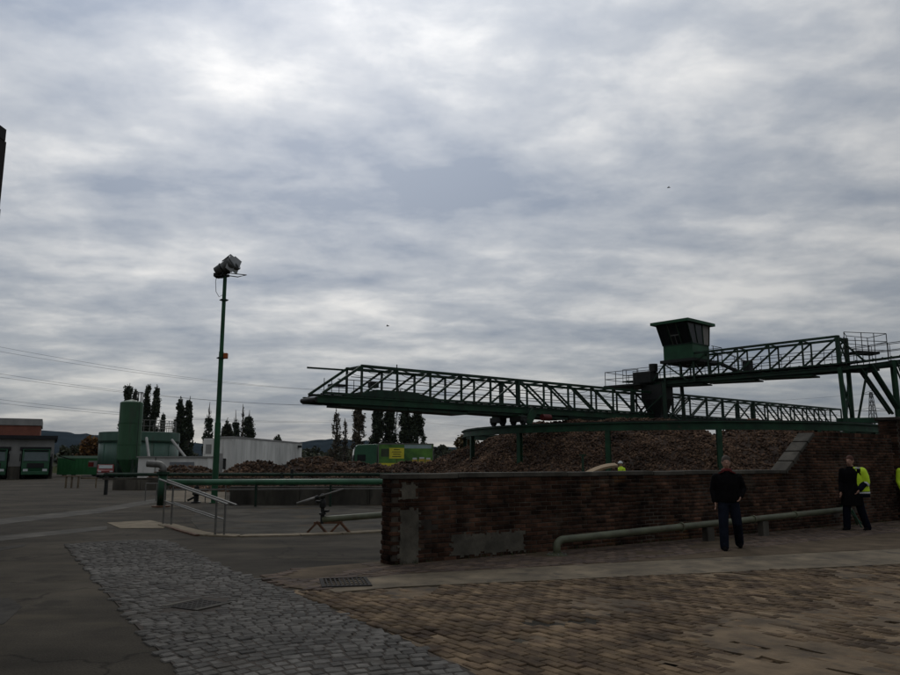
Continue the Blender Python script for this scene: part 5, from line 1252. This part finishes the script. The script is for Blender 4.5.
def ball(mb, c, r, sx=1, sy=1, sz=1, n=14):
    c = Vector(c); rings = [(c.x, c.y, c.z + r * sz * math.sin(t), max(.001, r * sx * math.cos(t)), max(.001, r * sy * math.cos(t))) for t in np.linspace(-1.5, 1.5, 11)]; ell(mb, rings, n)
def limb(mb, pts, rs, n=12):
    mb.tube(pts, rs, n); [ball(mb, p, r * .98) for p, r in zip(pts, rs)]
def person(loc, rz, label, arms, legs, jacket, trousers, hair='hair', coat_z=.86, jacket_rings=None, head_turn=(0, 0), scale=1.0, hem_w=1.0):
    """local: faces -Y.  arms: (shoulder, elbow, wrist) left/right ; legs: (hip, knee, ankle)"""
    root = thing('person', label, 'person', loc, rz); root.scale = (scale,) * 3
    b = MB(); ell(b, [(0, 0, .86, .15, .11), (0, 0, .95, .165, .115), (0, 0, 1.08, .145, .10), (0, -.005, 1.25, .165, .115), (0, 0, 1.38, .185, .115), (0, .005, 1.45, .15, .09), (0, .005, 1.49, .07, .06), (0, -.005, 1.56, .058, .06)])
    hx, hy = head_turn; hc = Vector((hx, hy - .02, 1.665))
    ball(b, hc, .1, .78, .95, 1.18, 18); ball(b, hc + Vector((0, -.015, -.05)), .075, .85, .95, 1.0)          # skull, jaw
    b.tube([hc + Vector((0, -.085, .02)), hc + Vector((0, -.118, -.022)), hc + Vector((0, -.09, -.03))], [.010, .017, .012], 8)     # nose
    for s in (-1, 1):
        ball(b, hc + Vector((s * .08, .01, -.005)), .026, .4, .8, 1.2, 10); ball(b, hc + Vector((s * .032, -.083, .022)), .014, 1.2, .6, .5, 8)
    b.tube([hc + Vector((-.028, -.085, -.06)), hc + Vector((0, -.094, -.058)), hc + Vector((.028, -.085, -.06))], .009, 8)
    for s_, e_, w_ in arms:
        limb(b, [s_, e_, w_], [.052, .042, .028]); d = (Vector(w_) - Vector(e_)).normalized(); side = Vector((0, -1, 0)) if abs(d.y) < .8 else Vector((1, 0, 0)); nn = d.cross(side).normalized(); pc = Vector(w_) + d * .05
        for k in range(4):
            off = side * (.030 - .02 * k); ln = (.070, .080, .074, .058)[k]; p0 = Vector(w_) + d * .02 + off * .8; p1 = pc + d * .045 + off; p2 = p1 + d * ln * .5 + nn * .008; p3 = p2 + d * ln * .45 + nn * .022; b.tube([p0, p1, p2, p3], [.013, .0125, .010, .008], 8)
        b.tube([Vector(w_) + d * .02 + side * .02, Vector(w_) + d * .055 + side * .050, Vector(w_) + d * .095 + side * .058], [.014, .012, .009], 8)
    for h_, k_, a_ in legs:
        limb(b, [h_, k_, a_], [.085, .058, .042]); a = Vector(a_); b.tube([a + Vector((0, .05, -.03)), a + Vector((0, -.08, -.05)), a + Vector((0, -.16, -.065))], [.04, .038, .028], 10)
    me = remesh(b, .0085); me.materials.append(M_SKIN); o = bpy.data.objects.new('body', me); col.objects.link(o); o.parent = root
    # trousers
    t = MB(); ell(t, [(0, 0, .84, .165, .125), (0, 0, .96, .178, .13), (0, 0, 1.02, .168, .12)])
    for h_, k_, a_ in legs:
        h, k, a = Vector(h_), Vector(k_), Vector(a_); limb(t, [h, h.lerp(k, .5), k, k.lerp(a, .5), a + Vector((0, .01, -.01))], [.112, .104, .092, .086, .084])
    me = remesh(t, .014, 5); me.materials.append(trousers); o = bpy.data.objects.new('trousers', me); col.objects.link(o); o.parent = root
    for h_, k_, a_ in legs:
        a = Vector(a_); sh = MB(); zf = a.z - .085
        sh.tube([a + Vector((0, .065, -.03)), a + Vector((0, -.02, -.028)), a + Vector((0, -.12, -.05)), a + Vector((0, -.19, -.062))], [.045, .052, .047, .030], 12)
        me = remesh(sh, .012, 3)
        me.materials.append(M_BLACKC); o = bpy.data.objects.new('shoe', me); col.objects.link(o); o.parent = root
    j = MB(); ell(j, jacket_rings or [(0, .0, coat_z, .205 * hem_w, .155), (0, 0, .98, .200, .150), (0, 0, 1.12, .195, .145), (0, -.005, 1.27, .21, .15), (0, 0, 1.38, .222, .142), (0, .005, 1.455, .17, .112), (0, .005, 1.50, .10, .09), (0, .0, 1.535, .082, .085)])
    sl = []
    for s_, e_, w_ in arms:
        s, e, w = Vector(s_), Vector(e_), Vector(w_); limb(j, [s, s.lerp(e, .5), e, e.lerp(w, .5), w - (w - e).normalized() * .02], [.082, .076, .066, .060, .055])
    me = remesh(j, .014, 4); me.materials.append(jacket); o = bpy.data.objects.new('jacket', me); col.objects.link(o); o.parent = root
    jk = o; hr = MB()
    if hair == 'helmet':
        ell(hr, [(hc.x, hc.y, hc.z + .02, .112, .135), (hc.x, hc.y, hc.z + .035, .108, .128), (hc.x, hc.y, hc.z + .09, .095, .11), (hc.x, hc.y, hc.z + .135, .05, .06), (hc.x, hc.y, hc.z + .145, .01, .01)]); hr.box(hc + Vector((0, -.13, .028)), (.12, .07, .015)); nm, m = 'helmet', M_HELM
        hr.build(nm, m, root, local=True, smooth=True)
    else:
        ball(hr, hc + Vector((0, .012, .028)), .103, .84, .98, 1.06, 18); ball(hr, hc + Vector((0, .04, -.03)), .085, .92, .75, 1.05); me = remesh(hr, .01, 2); me.materials.append(hair_m.get(hair, M_HAIR)); o = bpy.data.objects.new('hair', me); col.objects.link(o); o.parent = root
    return root, jk, hc
hair_m = {'hair': M_HAIR, 'dark': M_BLACKC, 'rust': mat('auburn_hair', (.07, .025, .015), .8, .3, 30.)}
# walking man
p = G(731, 550)
r, jk, hc = person((p.x, p.y, 0), math.radians(-14), 'person in black jacket with red collar and dark jeans walking past the brick wall', [((-.205, 0, 1.375), (-.27, .04, 1.13), (-.25, -.05, .91)), ((.205, 0, 1.375), (.30, .07, 1.15), (.22, -.10, 1.01))],
    [((-.09, 0, .92), (-.12, -.14, .52), (-.13, -.20, .088)), ((.09, 0, .92), (.14, -.02, .51), (.20, .34, .112))], M_BLACKC, M_JEANS, 'hair', .90, scale=1.0,
    jacket_rings=[(0, 0, .90, .21, .165), (0, 0, .98, .215, .17), (0, 0, 1.12, .215, .165), (0, -.005, 1.27, .222, .17), (0, 0, 1.37, .215, .15), (0, .005, 1.45, .16, .115), (0, .005, 1.50, .10, .09), (0, 0, 1.535, .082, .085)])
cm = MB(); ell(cm, [(0, .0, 1.495, .115, .100), (0, -.004, 1.51, .102, .094), (0, -.004, 1.545, .086, .085)]); c = cm.build('collar', M_REDC, r, local=True, smooth=True)
for s in (-1, 1): MB().bar((s * .06, -.112, 1.49), (s * .15, -.075, 1.455), .05, .02).build('lapel', M_REDC, r, local=True)
# man with yellow jacket
p = G(856, 531)
r, jk, hc = person((p.x, p.y, 0), math.radians(-52), 'person in long black coat and bright yellow hi-vis jacket by the high wall', [((-.205, 0, 1.42), (-.24, -.03, 1.14), (-.20, -.16, .93)), ((.215, 0, 1.42), (.27, .06, 1.15), (.22, -.12, .98))],
    [((-.09, 0, .92), (-.13, -.10, .50), (-.16, -.10, .09)), ((.09, 0, .92), (.14, .05, .50), (.18, .22, .09))], M_BLACKC, M_NAVY, 'rust', .60, scale=1.02,
    jacket_rings=[(-.03, -.03, .60, .26, .21), (-.02, -.02, .80, .235, .19), (-.01, -.01, 1.0, .205, .16), (0, 0, 1.12, .195, .145), (0, -.005, 1.27, .21, .15), (0, 0, 1.38, .222, .142), (0, .005, 1.455, .17, .112), (0, .005, 1.50, .10, .09), (0, 0, 1.535, .082, .085)])
hv = MB(); ell(hv, [(.13, .13, .93, .20, .215), (.13, .12, 1.05, .195, .205), (.12, .10, 1.25, .20, .20), (.11, .085, 1.40, .19, .175), (.08, .05, 1.48, .13, .11), (.05, .03, 1.52, .08, .08)])
limb(hv, [(.245, .03, 1.41), (.285, .06, 1.28), (.295, .075, 1.15)], [.105, .10, .092]); me = remesh(hv, .014, 4); me.materials.append(M_HIVIS); o = bpy.data.objects.new('hivis_jacket', me); col.objects.link(o); o.parent = r
cf = MB(); limb(cf, [(.285, .075, 1.155), (.25, -.02, 1.08), (.225, -.10, 1.0)], [.086, .076, .066]); me = remesh(cf, .014, 3); me.materials.append(M_NAVY); o = bpy.data.objects.new('navy_cuff', me); col.objects.link(o); o.parent = r
hm = MB(); ell(hm, [(.13, .12, .80, .205, .205), (.13, .12, .93, .198, .198)]); hm.build('navy_hem', M_NAVY, r, local=True, smooth=True)
hm = MB(); ell(hm, [(.13, .12, .885, .208, .208), (.13, .12, .925, .206, .206)]); hm.build('reflective_band', M_REFL, r, local=True, smooth=True)
MB().tube([(.292, .065, 1.135), (.28, .04, 1.105)], .093, 14).build('reflective_band', M_REFL, r, local=True)
MB().box((.16, -.005, 1.495), (.10, .13, .035), .3).build('reflective_band', M_REFL, r, local=True)
# worker behind the wall
p = PY(621, 470, 37.5)
r, jk, hc = person((p.x, p.y, 0), math.radians(-60), 'worker in white helmet and yellow hi-vis jacket behind the wall by a runway post', [((-.205, 0, 1.40), (-.25, .02, 1.13), (-.24, -.08, .9)), ((.205, 0, 1.40), (.25, .02, 1.13), (.24, -.08, .9))],
    [((-.09, 0, .92), (-.10, -.04, .5), (-.11, 0, .09)), ((.09, 0, .92), (.1, -.02, .5), (.12, .03, .09))], M_HIVIS, M_NAVY, 'helmet', .82, scale=.95)
p = G(910.5, 522)
r, jk, hc = person((p.x, p.y, 0), math.radians(10), 'person in yellow hi-vis jacket cut off by the right edge before the gate pillar', [((-.205, 0, 1.42), (-.25, .02, 1.13), (-.24, -.08, .9)), ((.205, 0, 1.42), (.25, .02, 1.13), (.24, -.08, .9))],
    [((-.09, 0, .92), (-.10, -.04, .5), (-.11, 0, .09)), ((.09, 0, .92), (.1, -.02, .5), (.12, .03, .09))], M_HIVIS, M_NAVY, 'dark', .85)
MB().tube([(0, 0, 1.0), (0, 0, 1.06)], .235, 16).build('reflective_band', M_REFL, r, local=True)
# birds
for px, py, lab in ((668.5, 187.5, 'tiny bird high in the sky right of centre'), (387.5, 326, 'tiny bird low in the sky above the conveyor tip')):
    c = PY(px, py, 90.); root = thing('bird', lab, 'bird', tuple(c))
    g = MB(); g.tube([c + Vector((-.16, 0, 0)), c, c + Vector((.14, 0, .02)), c + Vector((.24, 0, 0))], [.02, .06, .05, .01], 8); g.build('body', M_BLACKC, root)
    for s in (-1, 1): MB().add([c + Vector((-.08, 0, .02)), c + Vector((.08, 0, .02)), c + Vector((.02, s * .22, .14)), c + Vector((-.05, s * .42, .06)), c + Vector((-.08, 0, .0)), c + Vector((.08, 0, .0)), c + Vector((.02, s * .22, .12)), c + Vector((-.05, s * .42, .05))], [(0, 1, 2, 3), (7, 6, 5, 4), (0, 4, 5, 1), (1, 5, 6, 2), (2, 6, 7, 3), (3, 7, 4, 0)]).build('wing', M_BLACKC, root)
# ================================================================ HAZE
def haze():
    mb = MB(); mb.box((0, 1900, 99), (8400, 4200, 202)); m = bpy.data.materials.new('haze'); m.use_nodes = True; N = m.node_tree.nodes; L = m.node_tree.links; N.clear()
    o = N.new('ShaderNodeOutputMaterial'); v = N.new('ShaderNodeVolumePrincipled'); v.inputs['Color'].default_value = (.62, .78, 1., 1); v.inputs['Density'].default_value = 2.4e-5; v.inputs['Anisotropy'].default_value = .2; L.new(v.outputs[0], o.inputs['Volume'])
    mb.build('haze', m, kind='stuff')
haze()
